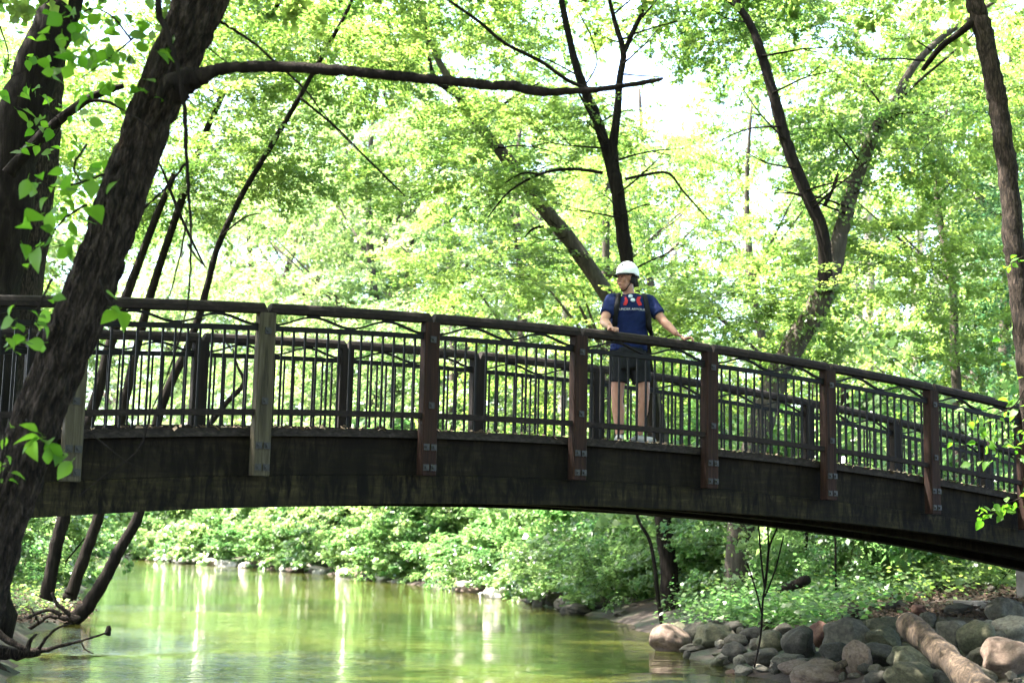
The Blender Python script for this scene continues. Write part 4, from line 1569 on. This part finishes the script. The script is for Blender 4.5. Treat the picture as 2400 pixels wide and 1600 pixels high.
# filler stones between the boulders
rg = random.Random(21)
for i in range(170):
    px = rg.uniform(1570, 2400)
    py = rg.uniform(1460, 1598) if px > 1830 else rg.uniform(1465, 1575)
    g = ground_at(px, py)
    if g.z <= 0.02: continue
    rock(px, py, rg.uniform(12, 42), rg.uniform(10, 30), rg.choice(['grey', 'grey', 'dark', 'olive', 'pale']), 'small stone filling a gap between the boulders', i + 3, 'small stones between the boulders', 'stone', 'stone')
# pale stones at the far waterline
fb = [RIVER[i] for i in range(9, 17)]
for i in range(95):
    t = rg.uniform(0, len(fb) - 1.01)
    j = int(t)
    a, b = fb[j], fb[j + 1]
    x, y = a[0] + (b[0] - a[0]) * (t - j), a[1] + (b[1] - a[1]) * (t - j)
    L = math.hypot(b[0] - a[0], b[1] - a[1])
    nx, ny = (b[1] - a[1]) / L, -(b[0] - a[0]) / L
    d = rg.uniform(-.25, .5)
    s = rg.uniform(.08, .3) * (1 + (y - 30) * .014)
    mt = rg.choice(['bleached', 'bleached', 'pink', 'grey']) if y > 38 else rg.choice(['dark', 'grey', 'dark'])
    key = (i % 9, mt)
    if key not in RM:
        me = rock_mesh(i % 9 + 1)
        me.materials.append(ROCKM[RI[mt]])
        RM[key] = me
    o = bpy.data.objects.new('stone', RM[key])
    o.location = (x + nx * d, y + ny * d, max(0, gz(x + nx * d, y + ny * d)) + s * .2)
    o.scale = (s * 1.3, s * 1.2, s * .7)
    o.rotation_euler = (0, 0, rg.uniform(0, 6))
    link(o)
    tag(o, 'stone at the foot of the far bank by the waterline', 'stone', 'stones along the far waterline')

# ------------------------------------------------------------------ log, driftwood, sapling and small things
LOGB = mat_noise('log_bark', [(0.32, (0.0060, 0.0037, 0.0023)), (0.5, (0.0285, 0.0180, 0.0105)), (0.68, (0.0750, 0.0525, 0.0338))], 7, (3, 3, 1.2), .9, .8, 14, .6, .02)
LOGE = mat_noise('cut_wood', [(0.3, (0.17, 0.12, 0.085)), (0.7, (0.32, 0.24, 0.18))], 10, rough=.8, bump=.3)
g0 = ground_at(2290, 1590, 10)
YL = 14.3
la = at(2128, 1462, 14.2)
lb = at(2330, 1640, 12.4)
lg = thing('fallen_log', 'thick sawn log leaning across the boulders with its cut end up', 'log', tuple(lb))
P = [la.lerp(lb, t) for t in np.linspace(0, 1, 16)]
rd = [.126 + .012 * math.sin(i * 1.3) for i in range(16)]
mb = MB()
mb.tube(P, rd, 26, rough=.06, seed=4)
place_child(mb, 'log_trunk', LOGB, lg)
dr = (la - lb).normalized()
mb = MB()
mb.tube([la + dr * .001, la + dr * .018], [.121, .116], 26, rough=.01)
place_child(mb, 'cut_end', LOGE, lg, smooth=False)
mb = MB()
a = at(1985, 1570, 15.3)
b = at(2030, 1530, 15.6)
limb(mb, [at(1955, 1566, 15.2), at(1995, 1545, 15.3), at(2035, 1522, 15.4)], [.03, .04, .05], 8, 5, .1, 3)
tag(mb.build('driftwood_stick', LOGB, smooth=True), 'short weathered driftwood stick lying on the waterline boulders', 'stick')
# second log in the plants
g = ground_at(1860, 1385)
mb = MB()
limb(mb, [at(1826, 1385, 21.5), at(1880, 1362, 21.0)], [.07, .08], 12, 5, .05, 5)
limb(mb, [at(1880, 1362, 21.0), at(1893, 1357, 20.9)], [.08, .07], 12, 3, .02, 5)
tag(mb.build('old_log', BARK_DARK, smooth=True), 'short dark log lying among the green plants behind the boulders', 'log')
# stone slab and scraps near the abutment
for (px, py, w_, h_, mt, lab, nm) in ((2225, 1362, 56, 20, 'pale', 'pale flat stone slab on the dirt beside the abutment', 'stone_slab'), (2178, 1380, 18, 8, 'pale', 'tiny pale scrap on the dirt below the abutment', 'litter_scrap'), (1860, 1400, 56, 12, 'pale', 'pale flat stone in front of the short dark log', 'flat_stone'),
                               (2110, 1378, 50, 14, 'grey', 'flat grey stone on the brown dirt above the log end', 'flat_stone'), (2325, 1380, 16, 14, 'pale', 'little pale stone against the dark abutment', 'flat_stone')):
    rock(px, py, w_, h_, mt, lab, int(px) % 9, None, nm, 'stone')
# sapling
YS = 16.6
sp = thing('bare_sapling', 'thin bare forked sapling growing from the boulders by the water', 'sapling', tuple(at(1766, 1560, YS)))
mb = MB()
px_limb(mb, D([(1732, 1532, 5), (1747, 1460, 5), (1752, 1380, 5), (1760, 1330, 5), (1766, 1260, 5), (1788, 1200, 4), (1800, 1120, 3)]), YS, 7, 5, 7)
place_child(mb, 'stem', BARK_DARK, sp)
for i, l in enumerate([[(1756, 1350, 5), (1748, 1280, 5), (1742, 1200, 4), (1738, 1150, 3)], [(1757, 1340, 5), (1765, 1270, 5), (1762, 1190, 4), (1755, 1130, 3)], [(1750, 1410, 4), (1735, 1350, 4), (1715, 1290, 3)], [(1756, 1370, 4), (1780, 1310, 4), (1800, 1230, 3)]]):
    place_child(px_limb(MB(), D(l), YS, 6, 5, i + 8), 'branch', BARK_DARK, sp)
s2 = thing('bare_sapling', 'thin dark stem leaning left beside the slim dark trunk under the bridge', 'sapling', tuple(at(1540, 1440, 25)))
mb = MB()
px_limb(mb, D([(1522, 1440, 11), (1512, 1380, 10), (1505, 1310, 9), (1492, 1240, 8), (1465, 1190, 7), (1455, 1120, 5), (1450, 1060, 4)]), 25, 7, 5, 7)
place_child(mb, 'stem', BARK_DARK, s2)
for i, (px, Y, w_, tx) in enumerate(((1010, 55, 8, -20), (1200, 46, 8, 15), (1885, 24, 10, 10), (1960, 22, 6, -6), (1980, 27, 42, 0), (100, 40, 9, 5), (120, 38, 8, 15), (75, 36, 9, -8), (1255, 50, 6, 5), (640, 70, 8, 20), (1300, 47, 8, -8))):
    b = at(px, 1345 if Y > 40 else 1390, Y)
    if river_sd([(b.x, Y)])[0] < .1: Y += 8 if px > 500 else 0
    big = w_ > 20
    t = thing('dark_stump_tree' if big else 'thin_stem', 'dark trunk under the bridge left of the abutment' if big else 'thin dark stem among the bank shrubs below the bridge', 'tree' if big else 'sapling', (b.x, Y, gz(b.x, Y)), 0, None if big else 'thin stems below the bridge')
    if big: t.name = 'shaded_tree'
    mb = MB()
    limb(mb, [(b.x, Y, gz(b.x, Y) - .1), tuple(at(px + tx * .5, 1250, Y)), tuple(at(px + tx * 1.5, 1100, Y)), tuple(at(px + tx * 2, 900, Y))], [w_ / FPX * Y / 2, w_ / FPX * Y / 2.2, w_ / FPX * Y / 3, w_ / FPX * Y / 5], 8, 5, .08, i)
    place_child(mb, 'trunk' if big else 'stem', BARK_DARK, t)

# debris at the left bank
db = thing('driftwood_branch', 'dark dead branches sticking out of the water by the left bank', 'driftwood', tuple(at(100, 1540, 14.6)))
for i, l in enumerate([[(-20, 1490, 30), (40, 1500, 28), (80, 1496, 24), (110, 1490, 10), (150, 1480, 7), (200, 1467, 5), (250, 1450, 4)], [(90, 1490, 9), (110, 1460, 7), (135, 1440, 5), (165, 1432, 3)], [(60, 1500, 12), (70, 1470, 10), (85, 1455, 5)], [(-20, 1520, 24), (10, 1545, 22), (35, 1575, 20)], [(185, 1470, 3), (195, 1490, 3), (215, 1500, 2)], [(-20, 1440, 20), (20, 1470, 16), (60, 1490, 12)]]):
    place_child(px_limb(MB(), D(l), 15.4 - .2 * i, 8, 5, i + 40, .15, .1), 'branch', BARK_NEAR, db)
mb = MB()
px_limb(mb, D([(247, 1456, 15), (249, 1445, 13), (250, 1436, 8)]), 18, 8, 4, 3)
tag(mb.build('wood_stub', BARK_DARK, smooth=True), 'small dark stub poking out of the water near the left bank', 'stump')
rt = thing('exposed_root', 'pale gnarled roots hanging over the edge of the left bank', 'root', tuple(at(90, 1440, 21)))
for i, l in enumerate([[(30, 1440, 5), (60, 1445, 7), (90, 1430, 8), (110, 1415, 7), (150, 1420, 10), (170, 1424, 14)], [(90, 1430, 6), (80, 1410, 5), (70, 1395, 3)], [(40, 1420, 6), (60, 1420, 7), (110, 1400, 8), (140, 1412, 12)], [(120, 1360, 7), (130, 1385, 9), (160, 1410, 12), (180, 1422, 16)]]):
    place_child(px_limb(MB(), D(l), 21.5 - .1 * i, 8, 5, i + 50, .2, .1), 'root_strand', BARK_NEAR, rt)

# pale house far upstream and one right
HW = mat_noise('pale_siding', [(0.3, (0.55, 0.52, 0.5)), (0.7, (0.7, 0.68, 0.66))], 2, rough=.8, bump=0)
HR = mat_noise('roof_felt', [(0.3, (0.12, 0.11, 0.10)), (0.7, (0.2, 0.19, 0.18))], 5, rough=.9, bump=0)
WIN = mat_noise('window_glass', [(0.3, (0.03, 0.035, 0.04)), (0.7, (0.06, 0.07, 0.08))], 3, rough=.15, bump=0)
for (px, py, Y, w_, h_, lab) in ((238, 1240, 150, 9, 5, 'white building glimpsed upstream between the left trunks'), (2400, 700, 75, 6, 16, 'pale building corner behind the trunk at the right edge')):
    c = at(px, py, Y)
    z0 = gz(c.x, Y)
    hs = thing('house', lab, 'house', (c.x, Y, z0))
    zt = c.z + (2 if Y > 100 else 1.0)
    place_child(MB().box((c.x, Y + 4, (z0 + zt) / 2), (w_, 8, zt - z0)), 'wall', HW, hs, False)
    place_child(MB().hexa([(c.x - w_ / 2 - .3, Y - .3, zt + .003), (c.x + w_ / 2 + .3, Y - .3, zt + .003), (c.x + w_ / 2 + .3, Y + 8.3, zt + .003), (c.x - w_ / 2 - .3, Y + 8.3, zt + .003)],
                          [(c.x - w_ / 2 - .2, Y + 3.5, zt + 1.6), (c.x + w_ / 2 + .2, Y + 3.5, zt + 1.6), (c.x + w_ / 2 + .2, Y + 4.5, zt + 1.6), (c.x - w_ / 2 - .2, Y + 4.5, zt + 1.6)]), 'roof', HR, hs, False)
    for q in (-1, 1):
        place_child(MB().box((c.x + q * w_ / 4, Y - .02, zt - 2), (1.0, .06, 1.3)), 'window', WIN, hs, False)
#PERSON
# ------------------------------------------------------------------ the man on the bridge
def flat_mat(name, col, rough=.7, spec=.3, bump=.25, bs=60, bd=.004, sss=0, stops=None):
    m = mat_noise(name, stops or [(0.3, tuple(c * .8 for c in col)), (0.7, tuple(min(1, c * 1.15) for c in col))], 9, rough=rough, bump=bump, bscale=bs, bdist=bd, spec=spec)
    if sss:
        b = [n for n in m.node_tree.nodes if n.type == 'BSDF_PRINCIPLED'][0]
        b.inputs['Subsurface Weight'].default_value = sss
        b.inputs['Subsurface Radius'].default_value = (.02, .008, .004)
    return m


SKIN = flat_mat('skin', (0.3200, 0.1600, 0.1080), .5, .35, .15, 40, .003, 0)
LIP = flat_mat('lips', (0.35, 0.11, 0.09), .5)
NAVY = flat_mat('navy_cloth', (0.007, 0.013, 0.052), .9, .1, .5, 25, .012)
GREYC = flat_mat('charcoal_shorts_cloth', (0.013, 0.014, 0.016), .9, .1, .5, 18, .012)
BLACKC = flat_mat('black_webbing', (0.008, 0.008, 0.009), .8, .2)
HELM = flat_mat('white_helmet_shell', (0.62, 0.64, 0.66), .3, .5, 0)
REDP = flat_mat('red_print', (0.3, 0.015, 0.02), .7, .2, 0)
WHITEP = flat_mat('white_print', (0.4, 0.4, 0.42), .7, .2, 0)
SHOE = flat_mat('shoe_fabric', (0.25, 0.25, 0.26), .8)
SOLE = flat_mat('shoe_sole', (0.5, 0.5, 0.5), .8)
LENS = flat_mat('sunglass_lens', (0.35, 0.42, 0.48), .08, 1.0, 0)
HAIR = flat_mat('short_brown_hair', (0.05, 0.03, 0.018), .8, .2, .6, 90, .004)
EYEM = flat_mat('eye', (0.06, 0.05, 0.045), .2, .5, 0)

kp = k_for(1484, .40, -H)
PO = Vector(bp_(kp, .40, -H))
PO.z += 0.004
man = thing('person', 'man in a white helmet, navy T-shirt and grey shorts leaning on the handrail', 'person', PO)


def remesh(mb, name, vox, mat, smooth_it=4, parent=None, fac=.5):
    me = mb.mesh(name)
    me.materials.append(mat)
    o = bpy.data.objects.new(name, me)
    link(o, parent)
    r = o.modifiers.new('r', 'REMESH')
    r.mode = 'VOXEL'
    r.voxel_size = vox
    r.use_smooth_shade = True
    s = o.modifiers.new('s', 'SMOOTH')
    s.iterations = smooth_it
    s.factor = fac
    bpy.context.view_layer.update()
    dg = bpy.context.evaluated_depsgraph_get()
    me2 = bpy.data.meshes.new_from_object(o.evaluated_get(dg))
    me2.name = name
    o.modifiers.clear()
    o.data = me2
    if not me2.materials: me2.materials.append(mat)
    me2.polygons.foreach_set('use_smooth', [True] * len(me2.polygons))
    return o


def rel(p):
    return Vector(p) - PO


kr = k_for(1431, -.085, 0)
kl = k_for(1604, -.085, 0)
HR = rel(bp_(kr, -.085, 0.0))      # his right hand, on top of the rail
HL = rel(bp_(kl, -.085, 0.0))
body = MB()
hips = Vector((-.055, 0, .93))
# legs
RK_, RA_ = Vector((-.165, -.01, .50)), Vector((-.135, .02, .09))
LK_, LA_ = Vector((.095, -.02, .50)), Vector((.06, .03, .09))
for hp, kn, an in ((Vector((-.155, 0, .90)), RK_, RA_), (Vector((.055, 0, .90)), LK_, LA_)):
    pp = [hp, hp.lerp(kn, .5), kn + Vector((0, 0, .07)), kn, kn + Vector((0, 0, -.07)), kn.lerp(an, .36) + Vector((0, .012, 0)), kn.lerp(an, .7), an, an + Vector((0, 0, -.05))]
    p, r = smooth_path(pp, [.094, .084, .068, .063, .058, .068, .050, .038, .038], 4)
    body.tube(p, r, 16)
# torso
pp = [(-.05, 0, .84), (-.055, 0, .93), (-.055, -.005, 1.05), (-.05, -.01, 1.2), (-.045, -.01, 1.34), (-.042, 0, 1.44), (-.045, .01, 1.50), (-.05, .01, 1.54)]
p, r = smooth_path(pp, [.165, .17, .158, .165, .185, .185, .14, .07], 4)
body.tube(p, r, 24, ell=.66)
# neck and head
hy = math.radians(-58)                                   # head turned to his right (picture left)
fw = Vector((math.sin(hy), -math.cos(hy), -.06)).normalized()
sdv = Vector((math.cos(hy), math.sin(hy), 0))
HC = Vector((-.085, -.03, 1.695))
body.tube([(-.05, .015, 1.46), (-.062, .008, 1.56), (-.078, 0, 1.66)], [.075, .06, .058], 16)
Rm = np.array([[sdv.x, -fw.x, 0], [sdv.y, -fw.y, 0], [0, 0, 1]])


def hd(x, y, z):
    """head frame: x his left, y back, z up"""
    return HC + Vector(Rm @ np.array([x, y, 0.0])) + Vector((0, 0, z))


body.ellipsoid(hd(0, .012, .03), (.076, .098, .102), 24, 16, Rm)
body.ellipsoid(hd(0, -.030, -.055), (.058, .062, .072), 20, 12, Rm)
body.ellipsoid(hd(0, -.062, -.092), (.030, .026, .024), 14, 10, Rm)      # chin
body.tube([hd(0, -.088, .012), hd(0, -.105, -.018), hd(0, -.113, -.034)], [.011, .014, .016], 10)
for s in (-1, 1):
    body.ellipsoid(hd(s * .018, -.094, -.036), (.010, .010, .008), 8, 6, Rm)
    body.ellipsoid(hd(s * .030, -.086, .028), (.026, .012, .009), 10, 6, Rm)   # brow
    body.ellipsoid(hd(s * .040, -.070, -.030), (.024, .024, .022), 10, 8, Rm)  # cheek
    body.ellipsoid(hd(s * .079, .006, -.012), (.009, .020, .032), 10, 8, Rm)   # ear
body.ellipsoid(hd(0, -.090, -.066), (.026, .012, .010), 10, 6, Rm)
# arms
SR, SL = Vector((-.235, 0, 1.465)), Vector((.15, 0, 1.465))
railu = Vector(BU)
WR = HR + Vector((-.005, .055, .060))
WL = HL + Vector((-.075, .01, .066))
ER = (SR + WR) / 2 + Vector((-.06, .10, -.07))
EL = (SL + WL) / 2 + Vector((.015, .03, -.035))
for sh, el, wr in ((SR, ER, WR), (SL, EL, WL)):
    p, r = smooth_path([sh, sh.lerp(el, .4), el, el.lerp(wr, .3), el.lerp(wr, .75), wr], [.062, .052, .043, .045, .034, .028], 5)
    body.tube(p, r, 16)


def hand(wr, top, fwd, side, thumb):
    """palm on the rail top; fingers run fwd over the far edge and curl down"""
    up = Vector((0, 0, 1))
    pc = top + up * .018
    knu = pc + fwd * .045 + up * .006
    body.tube([wr, wr.lerp(pc, .55) + up * .006, pc, knu], [.027, .031, .038, .036], 14, ell=.5, side=(0, 0, 1))
    for i, (o, L) in enumerate(((-.030, .88), (-.010, 1.0), (.010, .95), (.029, .76))):
        b = knu + side * o * 1.05
        q1 = b + fwd * .030 * L + up * .004 + side * o * .12
        q2 = q1 + fwd * .016 * L - up * .022 * L
        q3 = q2 - fwd * .004 - up * .022 * L
        p, r = smooth_path([b - fwd * .02, q1, q2, q3], [.0105, .0095, .009, .0075], 4)
        body.tube(p, r, 10)
    tb = pc - fwd * .02 + side * thumb * .030
    p, r = smooth_path([tb, tb + side * thumb * .030 + fwd * .012, tb + side * thumb * .048 + fwd * .030 - up * .012, tb + side * thumb * .050 + fwd * .042 - up * .026], [.014, .012, .0105, .009], 4)
    body.tube(p, r, 10)


toward = -Vector(BN)
hand(WR, HR + Vector((0, .012, 0)), toward, railu, 1)
hand(WL, HL, (toward * .75 + railu * .66).normalized(), Vector((railu.x * .75 + .66 * BN[0], railu.y * .75 + .66 * BN[1], 0)).normalized(), -1)
bo = remesh(body, 'body', .0062, SKIN, 3, man)
# face details
for s in (-1, 1):
    e = MB().ellipsoid(hd(s * .031, -.0865, .008), (.013, .007, .0065), 10, 8, Rm).build('eye', EYEM, man, True)
MB().ellipsoid(hd(0, -.1005, -.066), (.021, .006, .0065), 12, 8, Rm).build('mouth', LIP, man, True)
mb = MB()
mb.ellipsoid(hd(0, .022, .018), (.079, .094, .085), 20, 12, Rm)
hr = mb.build('hair', HAIR, man, True)
# shirt
sh = MB()
pp = [(-.055, 0, .955), (-.055, -.002, 1.04), (-.052, -.008, 1.2), (-.047, -.01, 1.34), (-.043, 0, 1.43), (-.045, .008, 1.495), (-.05, .01, 1.535)]
p, r = smooth_path(pp, [.190, .184, .184, .202, .205, .165, .085], 5)
sh.tube(p, r, 28, ell=.68)
for s, el in ((SR, ER), (SL, EL)):
    e = s.lerp(el, .66)
    p, r = smooth_path([s + Vector((.04 if s is SR else -.04, 0, .0)), s, s.lerp(e, .5), e], [.075, .077, .073, .071], 5)
    sh.tube(p, r, 18)
so = remesh(sh, 'shirt', .010, NAVY, 3, man)
rgp = random.Random(4)
for v in so.data.vertices:
    c = v.co
    amp = .008 * (1 if c.z < 1.35 else .5)
    v.co += v.normal * (amp * noise.noise(Vector((c.x * 9 + c.z * 6, c.y * 7, c.z * 9))) + .005 * noise.noise(Vector((c.x * 22 - c.z * 17, c.y * 15, c.z * 20))))
bvh = BVHTree.FromPolygons([v.co.copy() for v in so.data.vertices], [tuple(q.vertices) for q in so.data.polygons])


def project(verts, off=.0035):
    o_ = []
    for x, z in verts:
        h = bvh.ray_cast(Vector((x, -1, z)), Vector((0, 1, 0)))
        y = h[0].y if h[0] else -.13
        o_.append((x, y - off, z))
    return o_


def patch(name, outline, mat, n=8, off=.0035, par=None):
    """outline: left and right edge polylines of equal length (x,z)"""
    V = []
    L, R = outline
    for a, b in zip(L, R):
        for i in range(n + 1):
            t = i / n
            V.append((a[0] * (1 - t) + b[0] * t, a[1] * (1 - t) + b[1] * t))
    m_ = n + 1
    f = [(i * m_ + j, (i + 1) * m_ + j, (i + 1) * m_ + j + 1, i * m_ + j + 1) for i in range(len(L) - 1) for j in range(n)]
    return MB().add(project(V, off), f).build(name, mat, par or so, True)


patch('red_print', ([(-.125, 1.505), (-.112, 1.475), (-.108, 1.455), (-.122, 1.425), (-.127, 1.405)], [(-.100, 1.500), (-.088, 1.480), (-.080, 1.455), (-.082, 1.425), (-.098, 1.400)]), REDP, 4)
patch('red_print', ([(.022, 1.500), (.012, 1.478), (.006, 1.460), (.014, 1.430), (.030, 1.400)], [(.055, 1.505), (.052, 1.485), (.040, 1.462), (.056, 1.435), (.066, 1.410)]), REDP, 4)
fc = bpy.data.curves.new('text', 'FONT')
fc.body = 'UNDER ARMOUR'
fc.size = .05
fc.extrude = 0
fo = bpy.data.objects.new('lettering', fc)
link(fo)
bpy.context.view_layer.update()
tm = bpy.data.meshes.new_from_object(fo.evaluated_get(bpy.context.evaluated_depsgraph_get()))
bpy.data.objects.remove(fo)
bpy.data.curves.remove(fc)
xs = [v.co.x for v in tm.vertices]
sx = .265 / (max(xs) - min(xs))
tv = project([((v.co.x - min(xs)) * sx - .165, v.co.y * .68 + 1.352) for v in tm.vertices], .005)
for v, q in zip(tm.vertices, tv): v.co = q
tm.name = 'lettering'
tm.materials.clear()
tm.materials.append(WHITEP)
obj_from('lettering', tm, so)
# collar
MB().tube([(-.05 + .078 * math.cos(a), .0 + .070 * math.sin(a), 1.535 + .018 * math.sin(a)) for a in np.linspace(0, 2 * math.pi, 25)], .008, 6, cap=False).build('collar', NAVY, so, True)
# shorts
st = MB()
p, r = smooth_path([(-.05, 0, .76), (-.055, 0, .88), (-.055, 0, .985)], [.180, .186, .178], 5)
st.tube(p, r, 26, ell=.74)
for hp, kn in ((Vector((-.145, 0, .88)), RK_), (Vector((.05, 0, .88)), LK_)):
    kn2 = hp.lerp(kn, .68)
    p, r = smooth_path([hp, hp.lerp(kn2, .5), kn2 + Vector((0, -.005, 0))], [.108, .103, .100], 5)
    st.tube(p, r, 20)
sto = remesh(st, 'shorts', .010, GREYC, 3, man)
for v in sto.data.vertices:
    c = v.co
    v.co += v.normal * (.008 * noise.noise(Vector((c.x * 14, c.y * 10, c.z * 8))))
# shoes and socks
for an, yaw in ((RA_, -.15), (LA_, .95)):
    d = Vector((math.sin(yaw), -math.cos(yaw), 0))
    b = Vector((an.x, an.y, 0))
    MB().tube([b + Vector((0, 0, .09)), b + Vector((0, 0, .155))], [.041, .040], 14).build('sock', GREYC, man, True)
    s1 = MB()
    p, r = smooth_path([b - d * .075 + Vector((0, 0, .055)), b - d * .03 + Vector((0, 0, .062)), b + d * .04 + Vector((0, 0, .056)), b + d * .11 + Vector((0, 0, .046)), b + d * .165 + Vector((0, 0, .040)), b + d * .195 + Vector((0, 0, .036))], [.034, .043, .046, .047, .040, .020], 4)
    s1.tube(p, r, 16, ell=.85, side=(0, 0, 1))
    s1.tube([b + Vector((0, 0, .05)), b + Vector((0, 0, .105))], [.042, .042], 14)
    so_ = remesh(s1, 'shoe', .008, SHOE, 2, man)
    p, r = smooth_path([b - d * .09 + Vector((0, 0, .014)), b + Vector((0, 0, .014)), b + d * .1 + Vector((0, 0, .014)), b + d * .2 + Vector((0, 0, .016))], [.034, .042, .050, .030], 4)
    MB().tube(p, r, 16, ell=.32, side=(0, 0, 1)).build('sole', SOLE, so_, True)
# helmet
hm = MB()
V, Fc = [], []
seg, rg_ = 32, 12
for i in range(rg_ + 1):
    th = (math.pi / 2 + .12) * i / rg_
    for j in range(seg):
        ph = 2 * math.pi * j / seg
        y = math.sin(ph)
        lim = 1.0 if y < 0 else 1.0 + .10 * y
        z = .132 * math.cos(th * lim)
        rr = math.sin(min(th * lim, math.pi / 2 + .1))
        V.append(hd(.104 * rr * math.cos(ph), .127 * rr * math.sin(ph) + .012, z + .052))
for i in range(rg_):
    for j in range(seg):
        Fc.append((i * seg + j, (i + 1) * seg + j, (i + 1) * seg + (j + 1) % seg, i * seg + (j + 1) % seg))
hel = hm.add(V, Fc).build('helmet', HELM, man, True)
so1 = hel.modifiers.new('t', 'SOLIDIFY')
so1.thickness = .012
so1.offset = -1
# rim, visor, ear pads, strap, vents
rim = [hd(.103 * math.cos(a), .126 * math.sin(a) +   .012, .036 - (.018 if math.sin(a) > 0 else 0)) for a in np.linspace(0, 2 * math.pi, 33)]
MB().tube(rim, .007, 6, cap=False).build('helmet_rim', BLACKC, hel, True)
V, Fc = [], []
for i in range(13):
    a = math.radians(-90 + (i - 6) * 11)
    for q, (ex, dz) in enumerate(((0, .040), (.045 * math.cos(math.radians((i - 6) * 11)) ** 2, .024))):
        V.append(hd((.103 + ex * .6) * math.cos(a), (.126 + ex) * math.sin(a) + .012, dz))
        V.append(hd((.103 + ex * .6) * math.cos(a), (.126 + ex) * math.sin(a) + .012, dz - .006))
for i in range(12):
    a, b = i * 4, (i + 1) * 4
    Fc += [(a, b, b + 2, a + 2), (a + 3, b + 3, b + 1, a + 1), (a + 2, b + 2, b + 3, a + 3), (a + 1, b + 1, b, a)]
MB().add(V, Fc).build('visor', BLACKC, hel, True)
for s in (-1, 1):
    MB().ellipsoid(hd(s * .084, .022, -.018), (.014, .038, .045), 12, 10, Rm).build('ear_pad', BLACKC, hel, True)
    MB().tube([hd(s * .088, .0, -.03), hd(s * .072, -.02, -.075), hd(s * .04, -.035, -.118), hd(0, -.045, -.132)], .0055, 6).build('chin_strap', BLACKC, hel, True)
    MB().ellipsoid(hd(s * .035, -.085, .130), (.012, .012, .004), 8, 6, Rm).build('vent', BLACKC, hel, True)
# backpack and straps
bk = MB()
p, r = smooth_path([(-.045, .20, 1.02), (-.045, .22, 1.12), (-.045, .215, 1.3), (-.045, .19, 1.46)], [.10, .145, .15, .11], 5)
bk.tube(p, r, 20, ell=.55)
bp1 = remesh(bk, 'backpack', .012, BLACKC, 2, man)
for s, x0 in ((-1, -.195), (1, .125)):
    V = []
    pts_ = [(x0 + s * .012, 1.20), (x0 + s * .010, 1.28), (x0, 1.36), (x0 - s * .012, 1.43), (x0 - s * .022, 1.485), (x0 - s * .028, 1.515)]
    hw = .024
    V2, F2 = [], []
    rows = [project([(x - hw, z), (x, z), (x + hw, z)], .010) for x, z in pts_]
    top = (x0 - s * .03, 1.535)
    rows.append([(top[0] - hw, .0, 1.545), (top[0], .0, 1.55), (top[0] + hw, .0, 1.545)])
    rows.append([(top[0] - hw, .12, 1.48), (top[0], .12, 1.49), (top[0] + hw, .12, 1.48)])
    # lower part goes round the flank to the pack
    x1 = x0 + s * .07
    rows.insert(0, [(x1 - hw * .4, .06, 1.10), (x1, .06, 1.12), (x1 + hw * .4, .06, 1.14)])
    for rw in rows: V2 += rw
    for i in range(len(rows) - 1):
        for j in range(2): F2.append((i * 3 + j, (i + 1) * 3 + j, (i + 1) * 3 + j + 1, i * 3 + j + 1))
    o = MB().add(V2, F2).build('shoulder_strap', BLACKC, bp1, True)
    sm = o.modifiers.new('t', 'SOLIDIFY')
    sm.thickness = .012
    sm.offset = 0
MB().tube([(.135, .10, 1.2), (.165, .09, 1.05), (.185, .07, .93)], [.006, .006, .006], 6).build('hanging_strap', BLACKC, bp1, True)
# sunglasses hooked on the collar
gl = MB()
q = project([(-.052, 1.50), (-.030, 1.455)], .02)
gl.tube([q[0], (q[0][0], q[0][1] + .01, 1.53)], .003, 5)
glo = gl.build('sunglasses', BLACKC, man, True)
for c in q:
    MB().ellipsoid(c, (.024, .006, .020), 14, 8).build('lens', LENS, glo, True)
